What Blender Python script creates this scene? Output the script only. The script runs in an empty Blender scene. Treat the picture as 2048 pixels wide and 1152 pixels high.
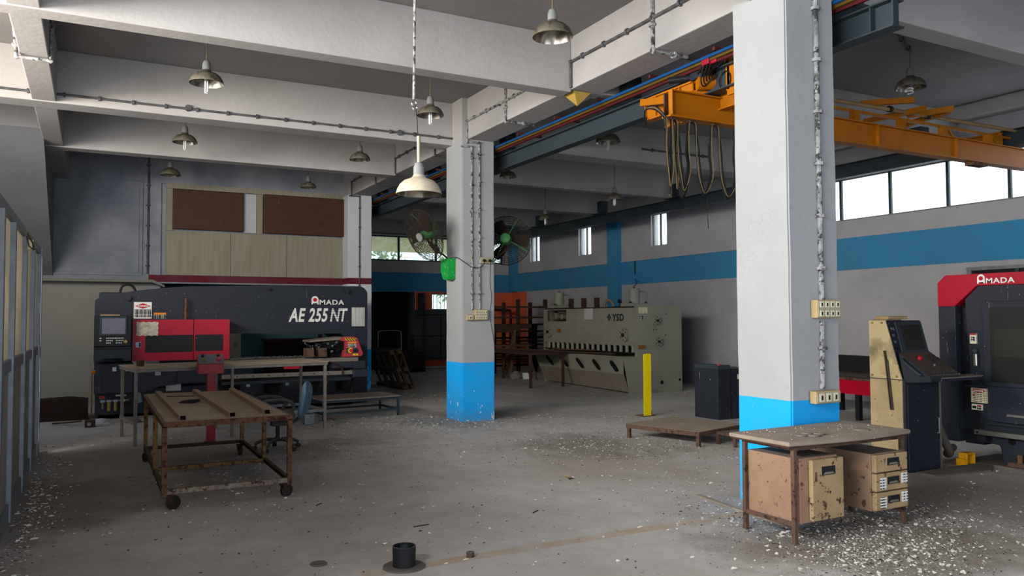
import bpy, bmesh, math, random
from mathutils import Vector, Matrix, Euler
random.seed(7)
PI = math.pi
S = bpy.context.scene
C = S.collection

# ------------------------------------------------------------------ camera
yaw, pit, rol = math.radians(28.07), math.radians(2.196), math.radians(-0.247)
fw = Vector((math.sin(yaw)*math.cos(pit), math.cos(yaw)*math.cos(pit), math.sin(pit)))
rt = Vector((math.cos(yaw), -math.sin(yaw), 0)); upv = rt.cross(fw)
r2 = rt*math.cos(rol)+upv*math.sin(rol); u2 = upv*math.cos(rol)-rt*math.sin(rol)
cd = bpy.data.cameras.new('camera'); cam = bpy.data.objects.new('camera', cd); C.objects.link(cam)
mw = Matrix((r2, u2, -fw)).transposed().to_4x4(); mw.translation = Vector((0, 0, 1.7))
cam.matrix_world = mw
cd.sensor_width = 36; cd.lens = 36*1571.26/2048; cd.clip_start = .05; cd.clip_end = 200
S.camera = cam
# ------------------------------------------------------------------ world, light, exposure
W = bpy.data.worlds.new('sky'); S.world = W; W.use_nodes = True
W.node_tree.nodes['Background'].inputs[0].default_value = (.86, .93, 1, 1)
W.node_tree.nodes['Background'].inputs[1].default_value = 5.0
S.view_settings.view_transform = 'Standard'; S.view_settings.look = 'None'
S.view_settings.gamma = 1; S.view_settings.exposure = -0.42; S.view_settings.use_curve_mapping = False
def area(name, loc, direction, sx, sy, power, col):
    l = bpy.data.lights.new(name, 'AREA'); l.shape = 'RECTANGLE'; l.size = sx; l.size_y = sy; l.energy = power; l.color = col
    o = bpy.data.objects.new(name, l); C.objects.link(o); o.location = loc
    o.rotation_euler = Vector(direction).to_track_quat('-Z', 'Y').to_euler(); return o
area('daylight_shutter_behind', (3.2, -5.8, 2.0), (0.0, 1, -.02), 7.5, 3.4, 120, (.72, .84, 1))
area('daylight_left_shutter', (-4.2, .2, 1.9), (1, .15, .0), 5.5, 3.2, 450, (.98, .99, 1))
area('daylight_left_clerestory', (-3.4, 4.9, 4.15), (1, .10, -.40), 9.6, .9, 1900, (1, .965, .90))
area('daylight_left_windows', (-4.2, 8.2, 3.6), (1, .1, .45), 5.0, 1.6, 430, (1, .72, .34))
area('daylight_right_shutter', (13.3, -2.0, 1.8), (-1, .35, 0), 5, 3, 40, (.80, .90, 1))

# ------------------------------------------------------------------ helpers
def srgb(h):
    h = h.lstrip('#'); v = [int(h[i:i+2], 16)/255 for i in (0, 2, 4)]
    return tuple(((c+.055)/1.055)**2.4 if c > .04045 else c/12.92 for c in v)+(1,)
def rgba(c): return srgb(c) if isinstance(c, str) else tuple(c)[:3]+(1,)
class N:
    def __init__(s, name):
        s.m = bpy.data.materials.new(name); s.m.use_nodes = True; s.t = s.m.node_tree; s.b = s.t.nodes['Principled BSDF']
    def n(s, k): return s.t.nodes.new('ShaderNode'+k)
    def l(s, a, b): s.t.links.new(a, b)
    def set(s, sock, v):
        if hasattr(v, 'is_output') or hasattr(v, 'links'): s.l(v, sock)
        else: sock.default_value = v
    def math(s, op, a, b=0.0, clamp=False):
        n = s.n('Math'); n.operation = op; n.use_clamp = clamp; s.set(n.inputs[0], a); s.set(n.inputs[1], b); return n.outputs[0]
    def mix(s, f, a, b):
        n = s.n('Mix'); n.data_type = 'RGBA'; s.set(n.inputs[0], f)
        s.set(n.inputs[6], rgba(a) if isinstance(a, (str, tuple)) else a); s.set(n.inputs[7], rgba(b) if isinstance(b, (str, tuple)) else b)
        return n.outputs[2]
    def coord(s, scale=(1, 1, 1), world=False):
        if world: src = s.n('NewGeometry').outputs['Position']
        else: src = s.n('TexCoord').outputs['Object']
        m = s.n('Mapping'); s.l(src, m.inputs[0]); m.inputs['Scale'].default_value = scale; return m.outputs[0]
    def noise(s, co, sc, det=4, ro=.6):
        n = s.n('TexNoise'); s.l(co, n.inputs['Vector']); n.inputs['Scale'].default_value = sc; n.inputs['Detail'].default_value = det; n.inputs['Roughness'].default_value = ro
        return n.outputs[0]
    def step(s, v, lo, hi):
        n = s.n('MapRange'); s.l(v, n.inputs[0]); n.inputs[1].default_value = lo; n.inputs[2].default_value = hi; n.clamp = True; return n.outputs[0]
    def bump(s, h, st=.2, d=.01):
        n = s.n('Bump'); s.l(h, n.inputs['Height']); n.inputs['Strength'].default_value = st; n.inputs['Distance'].default_value = d
        s.l(n.outputs[0], s.b.inputs['Normal'])
    def done(s, col, rough=.6, metal=0.0):
        s.b.inputs['Specular IOR Level'].default_value = .22
        s.set(s.b.inputs['Base Color'], rgba(col) if isinstance(col, (str, tuple)) else col)
        s.set(s.b.inputs['Roughness'], rough); s.b.inputs['Metallic'].default_value = metal; return s.m

def paint(name, col, col2=None, amt=.5, scale=3, rough=.55, metal=0, bump=.15, bs=40, spots=0, spotcol='#d8d8d0', dust=0, dustcol='#6d655c', stretch=(1, 1, 1), chips=0, chipcol='#4a2a1c', drips=0):
    q = N(name); co = q.coord(stretch); v = q.noise(co, scale, 5)
    c = q.mix(q.math('MULTIPLY', q.step(v, .35, .7), amt), col, col2 or col)
    if chips:
        v2 = q.noise(q.coord(), 14, 6, .7); c = q.mix(q.step(v2, .62-chips*.2, .66-chips*.2), c, chipcol)
    if drips:
        v4 = q.noise(q.coord((9, 9, .9)), 2.2, 3); c = q.mix(q.math('MULTIPLY', q.step(v4, .70, .74), drips), c, spotcol)
    if spots:
        v3 = q.noise(q.coord(), 38, 2, .5); c = q.mix(q.math('MULTIPLY', q.step(v3, .78-spots*.1, .80-spots*.1), .85), c, spotcol)
    if dust:
        g = q.n('NewGeometry'); sx = q.n('SeparateXYZ'); q.l(g.outputs['Normal'], sx.inputs[0])
        f = q.math('MULTIPLY', q.step(sx.outputs[2], .5, .9), q.math('ADD', q.math('MULTIPLY', v, dust*.6), dust*.6), True)
        c = q.mix(f, c, dustcol)
    q.bump(q.noise(q.coord(), bs, 3), bump, .004)
    return q.done(c, rough, metal)

def wall(name, base='#c9cace', zones=(), base2='#b2b3b8', rough=.9, grime=.5):
    """Whitewashed plaster; zones are painted bands in world metres: (axis limits, colour)."""
    q = N(name); co = q.coord(world=True)
    v = q.noise(co, .9, 5, .62); v2 = q.noise(co, 6, 4)
    c = q.mix(q.math('MULTIPLY', q.step(v, .38, .72), grime), base, base2)
    c = q.mix(q.math('MULTIPLY', q.step(v2, .60, .75), .18), c, '#7f7f7c')
    sp = q.n('SeparateXYZ'); q.l(co, sp.inputs[0])
    ed = q.math('MULTIPLY', q.math('SUBTRACT', q.noise(co, 9, 2), .5), .012)
    for lim, zc in zones:
        m = None
        for ax, (a, b) in lim.items():
            o = q.math('ADD', sp.outputs['xyz'.index(ax)], ed)
            f = q.math('MULTIPLY', q.math('GREATER_THAN', o, a), q.math('LESS_THAN', o, b))
            m = f if m is None else q.math('MULTIPLY', m, f)
        zz = q.mix(q.math('MULTIPLY', q.step(v, .4, .7), .25), zc, '#5d6a72')
        c = q.mix(m, c, zz)
    if name.startswith('column'):
        low = q.step(sp.outputs[2], .95, .05)
        pk = q.step(q.math('ADD', q.noise(q.coord((1, 1, .45), True), 15, 4, .65), q.math('MULTIPLY', low, .10)), .72, .735)
        c = q.mix(q.math('MULTIPLY', pk, q.math('GREATER_THAN', low, .02)), c, '#d5d8da')
        gm = q.math('MULTIPLY', q.step(sp.outputs[2], .22, .0), q.step(q.noise(co, 40, 4), .42, .62)); c = q.mix(q.math('MULTIPLY', gm, .7), c, '#6b6a66')
    chip = q.step(q.noise(co, 5.5, 6, .7), .70, .73)
    c = q.mix(q.math('MULTIPLY', chip, .5), c, '#77746e')
    crk = q.math('LESS_THAN', q.math('ABSOLUTE', q.math('SUBTRACT', q.noise(co, 1.3, 7, .62), .5)), .0012)
    c = q.mix(q.math('MULTIPLY', q.math('MULTIPLY', crk, q.step(q.noise(co, .7, 2), .58, .66)), .35), c, '#4e4b47')
    q.bump(q.math('ADD', q.noise(co, 14, 5), q.math('MULTIPLY', v, 2.0)), .3, .012)
    return q.done(c, rough)

def new_bm(): return bmesh.new()
def _xf(bm, vs, M):
    bmesh.ops.transform(bm, matrix=M, verts=vs)
def box(bm, x0, x1, y0, y1, z0, z1, b=0, M=None):
    r = bmesh.ops.create_cube(bm, size=1); vs = r['verts']
    _xf(bm, vs, Matrix.Translation(((x0+x1)/2, (y0+y1)/2, (z0+z1)/2)) @ Matrix.Diagonal((abs(x1-x0), abs(y1-y0), abs(z1-z0), 1)))
    if M is not None: _xf(bm, vs, M)
    if b:
        es = {e for v in vs for e in v.link_edges}
        bmesh.ops.bevel(bm, geom=list(es), offset=b, segments=2, profile=.5, affect='EDGES')
    return bm
def cyl(bm, p0, p1, r, r1=None, n=12, caps=True):
    p0, p1 = Vector(p0), Vector(p1); d = p1-p0
    q = bmesh.ops.create_cone(bm, cap_ends=caps, segments=n, radius1=r, radius2=r if r1 is None else r1, depth=d.length)
    _xf(bm, q['verts'], Matrix.Translation((p0+p1)/2) @ d.to_track_quat('Z', 'Y').to_matrix().to_4x4())
    return bm
def bar(bm, p0, p1, w, h=None, b=0):
    p0, p1 = Vector(p0), Vector(p1); d = p1-p0; h = h or w
    q = bmesh.ops.create_cube(bm, size=1); vs = q['verts']
    z = d.normalized(); x = Vector((0, 0, 1)).cross(z)
    if x.length < .01: x = Vector((1, 0, 0))
    x.normalize(); y = z.cross(x)
    R = Matrix((x, y, z)).transposed().to_4x4()
    _xf(bm, vs, Matrix.Translation((p0+p1)/2) @ R @ Matrix.Diagonal((w, h, d.length, 1)))
    if b:
        es = {e for v in vs for e in v.link_edges}
        bmesh.ops.bevel(bm, geom=list(es), offset=b, segments=1, affect='EDGES')
    return bm
def tube(bm, pts, r, n=6, closed=False):
    pts = [Vector(p) for p in pts]; rings = []; L = len(pts)
    for i, p in enumerate(pts):
        if closed: t = pts[(i+1) % L]-pts[i-1]
        else: t = pts[min(i+1, L-1)]-pts[max(i-1, 0)]
        t.normalize(); a = Vector((0, 0, 1)) if abs(t.z) < .9 else Vector((1, 0, 0))
        x = t.cross(a).normalized(); y = t.cross(x)
        rings.append([bm.verts.new(p+(x*math.cos(2*PI*k/n)+y*math.sin(2*PI*k/n))*r) for k in range(n)])
    for i in range(L if closed else L-1):
        A, B = rings[i], rings[(i+1) % L]
        for k in range(n): bm.faces.new((A[k], A[(k+1) % n], B[(k+1) % n], B[k]))
    if not closed:
        bm.faces.new(rings[0]); bm.faces.new(rings[-1][::-1])
    return bm
def curve_pts(ctrl, n=8):
    P = [Vector(p) for p in ctrl]; out = []
    for i in range(len(P)-1):
        a, b, c, d = P[max(i-1, 0)], P[i], P[i+1], P[min(i+2, len(P)-1)]
        for k in range(n):
            t = k/n; out.append(.5*((2*b)+(c-a)*t+(2*a-5*b+4*c-d)*t*t+(3*b-a-3*c+d)*t**3))
    out.append(P[-1]); return out
def prism(bm, poly, axis, a, b, bev=0):
    """poly: 2D points in the other two axes in cyclic order (x: y,z; y: x,z; z: x,y)."""
    def P(p, v): return {'x': (v, p[0], p[1]), 'y': (p[0], v, p[1]), 'z': (p[0], p[1], v)}[axis]
    A = [bm.verts.new(P(p, a)) for p in poly]; B = [bm.verts.new(P(p, b)) for p in poly]; n = len(poly)
    f = [bm.faces.new(A), bm.faces.new(B[::-1])]
    for i in range(n): f.append(bm.faces.new((A[i], B[i], B[(i+1) % n], A[(i+1) % n])))
    bmesh.ops.recalc_face_normals(bm, faces=f)
    if bev: bmesh.ops.bevel(bm, geom=list({e for q in f for e in q.edges}), offset=bev, segments=2, affect='EDGES')
    return bm
def lathe(bm, prof, c=(0, 0, 0), n=28, M=None):
    rings = []; vs = []
    for r, z in prof:
        if r < 1e-5: rings.append([bm.verts.new((0, 0, z))])
        else: rings.append([bm.verts.new((r*math.cos(2*PI*k/n), r*math.sin(2*PI*k/n), z)) for k in range(n)])
        vs += rings[-1]
    for A, B in zip(rings, rings[1:]):
        for k in range(n):
            a, b, c2, d = A[k % len(A)], A[(k+1) % n % len(A)], B[(k+1) % n % len(B)], B[k % len(B)]
            fs = []
            for v in (a, b, c2, d):
                if v not in fs: fs.append(v)
            if len(fs) > 2: bm.faces.new(fs)
    _xf(bm, vs, Matrix.Translation(c) @ (M or Matrix.Identity(4)))
    return bm
def mesh(name, bm, m, smooth=None):
    me = bpy.data.meshes.new(name); bm.normal_update(); bm.to_mesh(me); bm.free()
    if m is not None: me.materials.append(m)
    if smooth:
        me.shade_smooth(); me.set_sharp_from_angle(angle=math.radians(smooth))
    return me
def tag(o, label=None, cat=None, group=None, kind=None):
    if label: o['label'] = label
    if cat: o['category'] = cat
    if group: o['group'] = group
    if kind: o['kind'] = kind
    return o
ROOTS = {}
def root(name, loc, label, cat, group=None, rz=0, rot=None):
    o = bpy.data.objects.new(name, None); C.objects.link(o); o.location = loc; o.rotation_euler = rot or (0, 0, rz)
    o.empty_display_size = .1
    M = Matrix.Translation(loc) @ Euler(o.rotation_euler).to_matrix().to_4x4()
    ROOTS[o.name] = M; tag(o, label, cat, group); return o
def part(name, bm, m, par, smooth=None, local=False, label=None):
    """A part: its shape is given in world metres unless local; stored in the thing's own space."""
    M = ROOTS.get(par.name, Matrix.Identity(4))
    if not local: bm.transform(M.inverted())
    o = bpy.data.objects.new(name, mesh(name, bm, m, smooth)); C.objects.link(o); o.parent = par
    ROOTS[o.name] = M
    if label: o['label'] = label
    return o
def solo(name, bm, m, label, cat, group=None, kind=None, smooth=None, loc=None):
    if loc is not None: bm.transform(Matrix.Translation(-Vector(loc)))
    o = bpy.data.objects.new(name, mesh(name, bm, m, smooth)); C.objects.link(o)
    if loc is not None: o.location = loc
    ROOTS[o.name] = Matrix.Translation(loc or (0, 0, 0))
    return tag(o, label, cat, group, kind)
def struct(name, bm, m, label=None, smooth=None):
    o = bpy.data.objects.new(name, mesh(name, bm, m, smooth)); C.objects.link(o)
    ROOTS[o.name] = Matrix.Identity(4)
    return tag(o, label, None, None, 'structure')
def B(*a, **k): return box(new_bm(), *a, **k)
def copy_tree(o, par=None):
    c = o.copy(); C.objects.link(c); c.parent = par
    for ch in list(o.children): copy_tree(ch, c)
    return c
def lettering(s, size, m, par, loc, rot, bold=0, shear=0, space=1, sx=1, name='lettering', align='LEFT'):
    cu = bpy.data.curves.new('t', 'FONT'); cu.body = s; cu.size = size; cu.offset = bold; cu.shear = shear
    cu.space_character = space; cu.extrude = .001; cu.align_x = align; cu.resolution_u = 3
    to = bpy.data.objects.new('t', cu); C.objects.link(to); bpy.context.view_layer.update()
    me = bpy.data.meshes.new_from_object(to.evaluated_get(bpy.context.evaluated_depsgraph_get()))
    bpy.data.objects.remove(to); bm = new_bm(); bm.from_mesh(me); bpy.data.meshes.remove(me)
    bm.transform(Matrix.Translation(loc) @ Euler(rot).to_matrix().to_4x4() @ Matrix.Diagonal((sx, 1, 1, 1)))
    return part(name, bm, m, par)
FRONT = (PI/2, 0, 0)         # text read from -y
SIDE = (PI/2, 0, -PI/2)      # text read from -x

# ------------------------------------------------------------------ materials
M = {}
BLUE = (.003, .33, .80); BAND = (.035, .21, .40); ORANGE = (.62, .13, .045)
M['wall'] = wall('white_plaster', '#a8a9ab')
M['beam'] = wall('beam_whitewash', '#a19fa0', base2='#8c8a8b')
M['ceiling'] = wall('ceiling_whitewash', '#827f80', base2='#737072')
M['column'] = wall('column_plaster', '#989b9f', [({'z': (-1, .966)}, BLUE)], base2='#8a8d92', grime=.6)
M['column_maroon'] = wall('column_plaster_maroon', '#c4c8d0', [({'z': (-1, .966)}, BLUE), ({'z': (2.535, 2.685)}, (.11, .006, .018))])
M['wall_right'] = wall('right_wall_paint', '#97979e', [({'z': (2.655, 3.32)}, BAND), ({'z': (-1, 2.655), 'y': (24.57, 30)}, ORANGE)])
M['pilaster'] = wall('pilaster_paint', '#a2a1a6', [({'z': (-1, 9)}, BAND)])
M['wall_far'] = wall('far_wall_paint', '#a2a09e', [({'z': (2.64, 3.29)}, BAND), ({'z': (-1, 2.64), 'x': (9.9, 15)}, ORANGE), ({'z': (-1, 2.64), 'x': (-5, 9.9)}, (.09, .20, .22))])
M['wall_back'] = wall('back_wall_paint', '#727784', [({'z': (2.53, 2.685), 'x': (1.06, 6)}, (.11, .006, .018)), ({'z': (-1, 2.5), 'x': (-5, 1.1)}, '#86847e')])
def floor_mat():
    q = N('dusty_concrete'); co = q.coord(world=True)
    v = q.noise(co, .45, 6, .6); v2 = q.noise(co, 3.2, 6, .65); v3 = q.noise(co, 60, 3)
    c = q.mix(q.step(v, .35, .68), '#9f9993', '#bbb9b8')
    c = q.mix(q.math('MULTIPLY', q.step(v2, .45, .72), .4), c, '#8f8881')
    c = q.mix(q.math('MULTIPLY', q.step(v3, .62, .7), .35), c, '#a09a92')
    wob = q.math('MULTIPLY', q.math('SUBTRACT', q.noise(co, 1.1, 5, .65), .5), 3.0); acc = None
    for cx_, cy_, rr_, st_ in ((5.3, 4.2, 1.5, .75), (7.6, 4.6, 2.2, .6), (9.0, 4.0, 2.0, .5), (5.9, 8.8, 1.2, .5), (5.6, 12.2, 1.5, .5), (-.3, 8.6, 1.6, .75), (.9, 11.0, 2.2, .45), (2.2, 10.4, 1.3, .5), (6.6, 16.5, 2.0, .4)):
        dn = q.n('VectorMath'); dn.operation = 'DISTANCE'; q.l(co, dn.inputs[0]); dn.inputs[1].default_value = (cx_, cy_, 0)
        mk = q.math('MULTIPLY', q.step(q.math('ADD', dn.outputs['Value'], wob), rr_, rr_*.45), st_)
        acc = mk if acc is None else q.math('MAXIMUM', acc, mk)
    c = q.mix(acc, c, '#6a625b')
    sp = q.n('SeparateXYZ'); q.l(co, sp.inputs[0])
    y = q.math('ADD', sp.outputs[1], q.math('MULTIPLY', q.math('SUBTRACT', v2, .5), .02))
    line = q.math('MULTIPLY', q.math('MULTIPLY', q.math('GREATER_THAN', y, 5.07), q.math('LESS_THAN', y, 5.2)), q.math('MULTIPLY', q.math('GREATER_THAN', sp.outputs[0], 1.6), q.math('LESS_THAN', sp.outputs[0], 5.3)))
    c = q.mix(q.math('MULTIPLY', line, q.math('MULTIPLY', q.step(q.noise(co, 2.0, 5), .32, .68), .75)), c, '#a5824f')
    q.bump(q.math('ADD', v2, q.math('MULTIPLY', v3, .3)), .25, .008)
    r = q.math('ADD', q.math('MULTIPLY', v2, .35), .5)
    return q.done(c, r)
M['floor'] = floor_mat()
M['dark'] = paint('charcoal_paint', '#20242f', '#272b36', .6, 2, .5, spots=.3, drips=.35, dust=.5)
M['dark2'] = paint('dark_navy_paint', '#1c222c', '#2b3038', .6, 3, .5, dust=.5)
M['black'] = paint('black_plastic', '#15171b', '#202226', .6, 5, .45, dust=.4)
M['void'] = paint('void_black', '#08090a', '#0c0d0e', .5, 5, .9)  # dead black, also stands for the dark of openings and holes
M['red'] = paint('red_paint', '#a00024', '#8c001c', .6, 2, .4, spots=.1, dust=.5)
M['red_dim'] = paint('dusty_red_paint', '#a83241', '#8e2a36', .6, 6, .5, spots=.15, dust=.5)
M['redpost'] = paint('red_post_paint', '#8c0b1e', '#760918', .6, 3, .4)
M['rust'] = paint('rusty_steel', '#573c33', '#6d4c33', .9, 9, .85, chips=.5, chipcol='#3a2118', bump=.4, dust=.7, dustcol='#776a5e')
M['rust_brown'] = paint('brown_rusted_paint', '#574238', '#45332b', .8, 7, .75, chips=.35, chipcol='#2f1d16', dust=.7, dustcol='#70655b')
M['rust_dark'] = paint('dark_rusted_steel', '#33241f', '#4a3228', .8, 6, .85, bump=.3, dust=.4)
M['ochre_rust'] = paint('ochre_rust', '#7d6238', '#5e4730', .8, 12, .8, chips=.5, chipcol='#4a3226')
M['crust'] = paint('white_crusted_rust', '#8d8378', '#5b4030', .8, 30, .9, chips=.3, chipcol='#45302a', bump=.6)
M['galv'] = paint('galvanised_steel', '#7b8188', '#5f666e', .7, 8, .45, .6, chips=.05, dust=.3)
M['alu'] = paint('aluminium_section', '#80868e', '#5f656d', .7, 5, .42, .5)
M['steel_dusty'] = paint('dusty_bare_steel', '#7d766f', '#5f5953', .7, 10, .6, .3, dust=.8, dustcol='#7b7068')
M['dustboard'] = paint('dust_covered_sheet', '#958877', '#7b6e60', .7, 3, .95, spots=.15, stretch=(1, 1.5, 1))
M['desk_top'] = paint('dust_covered_laminate', '#8a7e72', '#6f655b', .7, 4, .9, spots=.3)
M['desk_side'] = paint('brown_painted_sheet', '#8a705c', '#755b47', .7, 3, .65, chips=.12, chipcol='#4c3226', dust=.9, dustcol='#6b625a')
M['desk_front'] = paint('tan_painted_sheet', '#9f8866', '#866d4f', .8, 4, .6, chips=.22, chipcol='#3e2a20')
M['wood'] = paint('raw_pallet_wood', '#5c4835', '#46372a', .8, 5, .9, stretch=(1, 1, 6), bump=.4, dust=.4)
M['wood_brown'] = paint('brown_stained_board', '#4b2f22', '#3a2319', .7, 3, .55, stretch=(1, 1, 8), drips=.25)
M['wood_dark'] = paint('dark_stained_wood', '#2a1512', '#1f100e', .7, 3, .7)
M['ply'] = paint('greyed_plywood', '#8d887a', '#78735f', .6, 2.2, .8, stretch=(6, 6, .5), bump=.1)
M['lintel'] = paint('grey_board', '#75756d', '#66665f', .6, 3, .8)
M['infill'] = paint('grimy_infill_sheet', '#85827a', '#6c6963', .7, 3, .7)
M['dust_tube'] = paint('dust_covered_steel_tube', '#8b7664', '#6f5a4b', .7, 6, .9, dust=.6, dustcol='#9a8878')
M['gun'] = paint('runway_grey_paint', '#2f3940', '#283137', .6, 3, .5, spots=.08)
M['brk'] = paint('maroon_angle_iron', '#4b2123', '#391a1c', .6, 6, .7)
M['crane'] = paint('crane_orange_paint', '#a86404', '#945604', .6, 3, .5, spots=.02, spotcol='#4a3010', dust=.5, dustcol='#5e4a32')
M['pipe_tan'] = paint('dusty_tan_pipe', '#9a7d55', '#77603f', .7, 6, .6)
M['blue_rail'] = paint('blue_conductor_cover', '#10447a', '#0c3866', .5, 6, .4)
M['yellow_rail'] = paint('yellow_conductor_cover', '#57420f', '#43330d', .5, 6, .5)
M['red_rail'] = paint('red_conductor_cover', '#4a1215', '#3a0e11', .5, 6, .5)
M['collector'] = paint('crimson_plastic', '#8f1c30', '#731525', .5, 6, .4)
M['cable_black'] = paint('black_cable', '#141414', '#222220', .5, 20, .6)
M['cable_tan'] = paint('dusty_tan_cable', '#6f5f45', '#4f432f', .8, 20, .8)
M['lamp_shell'] = paint('weathered_lamp_enamel', '#5f5b50', '#3c382f', .9, 14, .65, chips=.2, chipcol='#3a332a')
M['lamp_clean'] = paint('dusty_cream_enamel', '#b1a898', '#958c7c', .7, 12, .5)
M['lamp_neck'] = paint('grey_lamp_socket', '#7c8080', '#676b6b', .5, 12, .6)
M['reflector'] = paint('tarnished_reflector', '#9b958a', '#77716a', .6, 14, .22, .9, bump=.05)
M['cfl'] = paint('unlit_tube_glass', '#cfd2d4', '#bfc2c6', .3, 10, .15)
M['rod'] = paint('lamp_rod', '#7a6d58', '#5e5342', .6, 12, .6)
M['conduit'] = paint('painted_conduit', '#a7a8aa', '#3a3a3c', .9, 9, .6, chips=.5, chipcol='#38383a', stretch=(1, 1, 1))
M['conduit_dark'] = paint('grimy_conduit', '#56575a', '#232325', .8, 7, .7)
M['switch'] = paint('aged_switch_plate', '#a29c84', '#857f6a', .7, 12, .5)
M['switch_side'] = paint('yellowed_box_side', '#a8946c', '#8f7a54', .6, 9, .6)
M['ivory'] = paint('ivory_rocker', '#cfc9b4', '#b8b29e', .5, 9, .45)
M['green'] = paint('green_enamel', '#0f8f3a', '#0c7a30', .5, 5, .4, chips=.12, chipcol='#cfd4cf')
M['green_dull'] = paint('dull_green_enamel', '#3a7a45', '#2d6236', .6, 6, .5)
M['cage'] = paint('rusted_fan_wire', '#2e2520', '#1f1916', .6, 20, .8)
M['blade'] = paint('dirty_fan_blade', '#3a3029', '#2a231e', .7, 12, .7, spots=.2)
M['beige'] = paint('beige_machine_paint', '#b5a27c', '#96855f', .8, 2.2, .55, chips=.02)
M['beige_soot'] = None
M['shear'] = paint('grey_green_machine_paint', '#838378', '#727168', .7, 1.6, .5, spots=.08, spotcol='#4a463c', drips=.12)
M['shear_dusty'] = paint('dusty_machine_apron', '#7d756b', '#6a6259', .7, 3, .8, drips=.5)
M['shear_dark'] = paint('greasy_recess', '#1b1b1a', '#2b2a27', .6, 6, .6)
M['yellow'] = paint('yellow_post_paint', '#dcc800', '#c9b400', .5, 5, .45, spots=.12, spotcol='#6b5a10')
M['amber'] = paint('amber_machine_yellow', '#d89a10', '#b98010', .6, 6, .5, chips=.1, chipcol='#5b4520')
M['brownplate'] = paint('brown_label_plate', '#7c5526', '#6a4720', .5, 9, .5)
M['grey_board'] = paint('slate_sheet_metal', '#343a40', '#2c3238', .6, 2, .6)
M['glassdark'] = paint('smoked_acrylic', '#0b0c0e', '#17181a', .7, 3, .45, bump=.02, spots=.1)
M['laserglass'] = paint('scuffed_dark_window', '#101215', '#202120', .8, 2.2, .4, bump=.03)
M['screen'] = paint('dusty_dead_screen', '#6a6a7c', '#55566a', .7, 2.5, .3, bump=.02)
M['screen_dark'] = paint('dark_dead_screen', '#252525', '#303030', .6, 2.5, .35, bump=.02)
M['white'] = paint('white_print', '#d9dad8', '#b9bab8', .5, 20, .6)
M['whitepaint'] = paint('white_board', '#b4b6bd', '#9ea0a8', .5, 2, .7)
M['redprint'] = paint('red_print', '#b01630', '#98122a', .4, 10, .5)
M['blackprint'] = paint('black_print', '#15171a', '#202225', .4, 10, .6)
M['orangeprint'] = paint('orange_print', '#d07f22', '#b76d1c', .4, 10, .6)
M['yellowprint'] = paint('yellow_print', '#d2b81a', '#b59c14', .4, 10, .6)
M['film'] = paint('crinkled_clear_film', '#a69c8c', '#cfc8bc', .9, 9, .3, bump=.9, bs=14)
M['chair_back'] = paint('dusty_blue_upholstery', '#3e6480', '#6d6f70', .7, 7, .9, bump=.3)
M['chair_seat'] = paint('dusty_grey_upholstery', '#5c5e58', '#4c4c48', .7, 5, .95, bump=.3, dust=.7)
M['chair_plastic'] = paint('dusty_black_plastic', '#3b3a38', '#2a2928', .7, 5, .7, dust=.6)
M['rubber'] = paint('worn_rubber', '#26211e', '#38302b', .7, 10, .85)
M['mat'] = paint('dusty_floor_mat', '#5f5a55', '#4c4743', .7, 4, .9)
M['chrome'] = paint('worn_chrome', '#a9a9a6', '#8a8a86', .5, 12, .3, .9)
M['book'] = paint('aged_paper', '#a9906a', '#8c7553', .6, 8, .9)
M['bookcover'] = paint('dusty_book_cover', '#55503f', '#6b604f', .7, 5, .85)
M['strap'] = paint('grimy_dark_strip', '#4b433b', '#332e29', .7, 10, .8)
M['brass'] = paint('aged_brass', '#a58a4e', '#7a6336', .7, 12, .45, .6)
M['pyramid'] = paint('yellow_card', '#a98e42', '#927a38', .6, 8, .8)
M['concrete_lump'] = paint('broken_concrete', '#7d776e', '#615b53', .7, 12, .95, bump=.6)
def label_mat(name, bg, ink, sc=60):
    q = N(name); co = q.coord((1, 1, 1)); sp = q.n('SeparateXYZ'); q.l(co, sp.inputs[0])
    row = q.math('GREATER_THAN', q.math('FRACT', q.math('MULTIPLY', sp.outputs[2], sc)), .5)
    word = q.math('GREATER_THAN', q.noise(q.coord((1, 1, .02)), sc*1.6, 2), .47)
    return q.done(q.mix(q.math('MULTIPLY', row, word), bg, ink), .6)
M['label'] = label_mat('printed_white_label', '#cfd0cd', '#3c3d40', 45)
M['label_black'] = label_mat('printed_black_label', '#17191c', '#c9cac8', 40)
M['label_fine'] = label_mat('weathered_notice', '#b9bab8', '#77787c', 55)
M['label_cream'] = label_mat('printed_cream_label', '#cfc7a8', '#4a4438', 50)
def hazard():
    q = N('hazard_stripes'); co = q.coord(); sp = q.n('SeparateXYZ'); q.l(co, sp.inputs[0])
    f = q.math('GREATER_THAN', q.math('FRACT', q.math('MULTIPLY', q.math('ADD', sp.outputs[0], sp.outputs[2]), 20)), .5)
    return q.done(q.mix(f, '#d0a51a', '#17171a'), .6)
M['hazard'] = hazard()
def soot():
    q = N('sooty_beige_panel'); v = q.noise(q.coord((1, 1, .8)), 3.0, 4)
    c = q.mix(q.step(v, .48, .68), '#b5a47e', '#5f5440'); q.bump(q.noise(q.coord(), 40), .1, .003); return q.done(c, .55)
M['beige_soot'] = soot()
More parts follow.
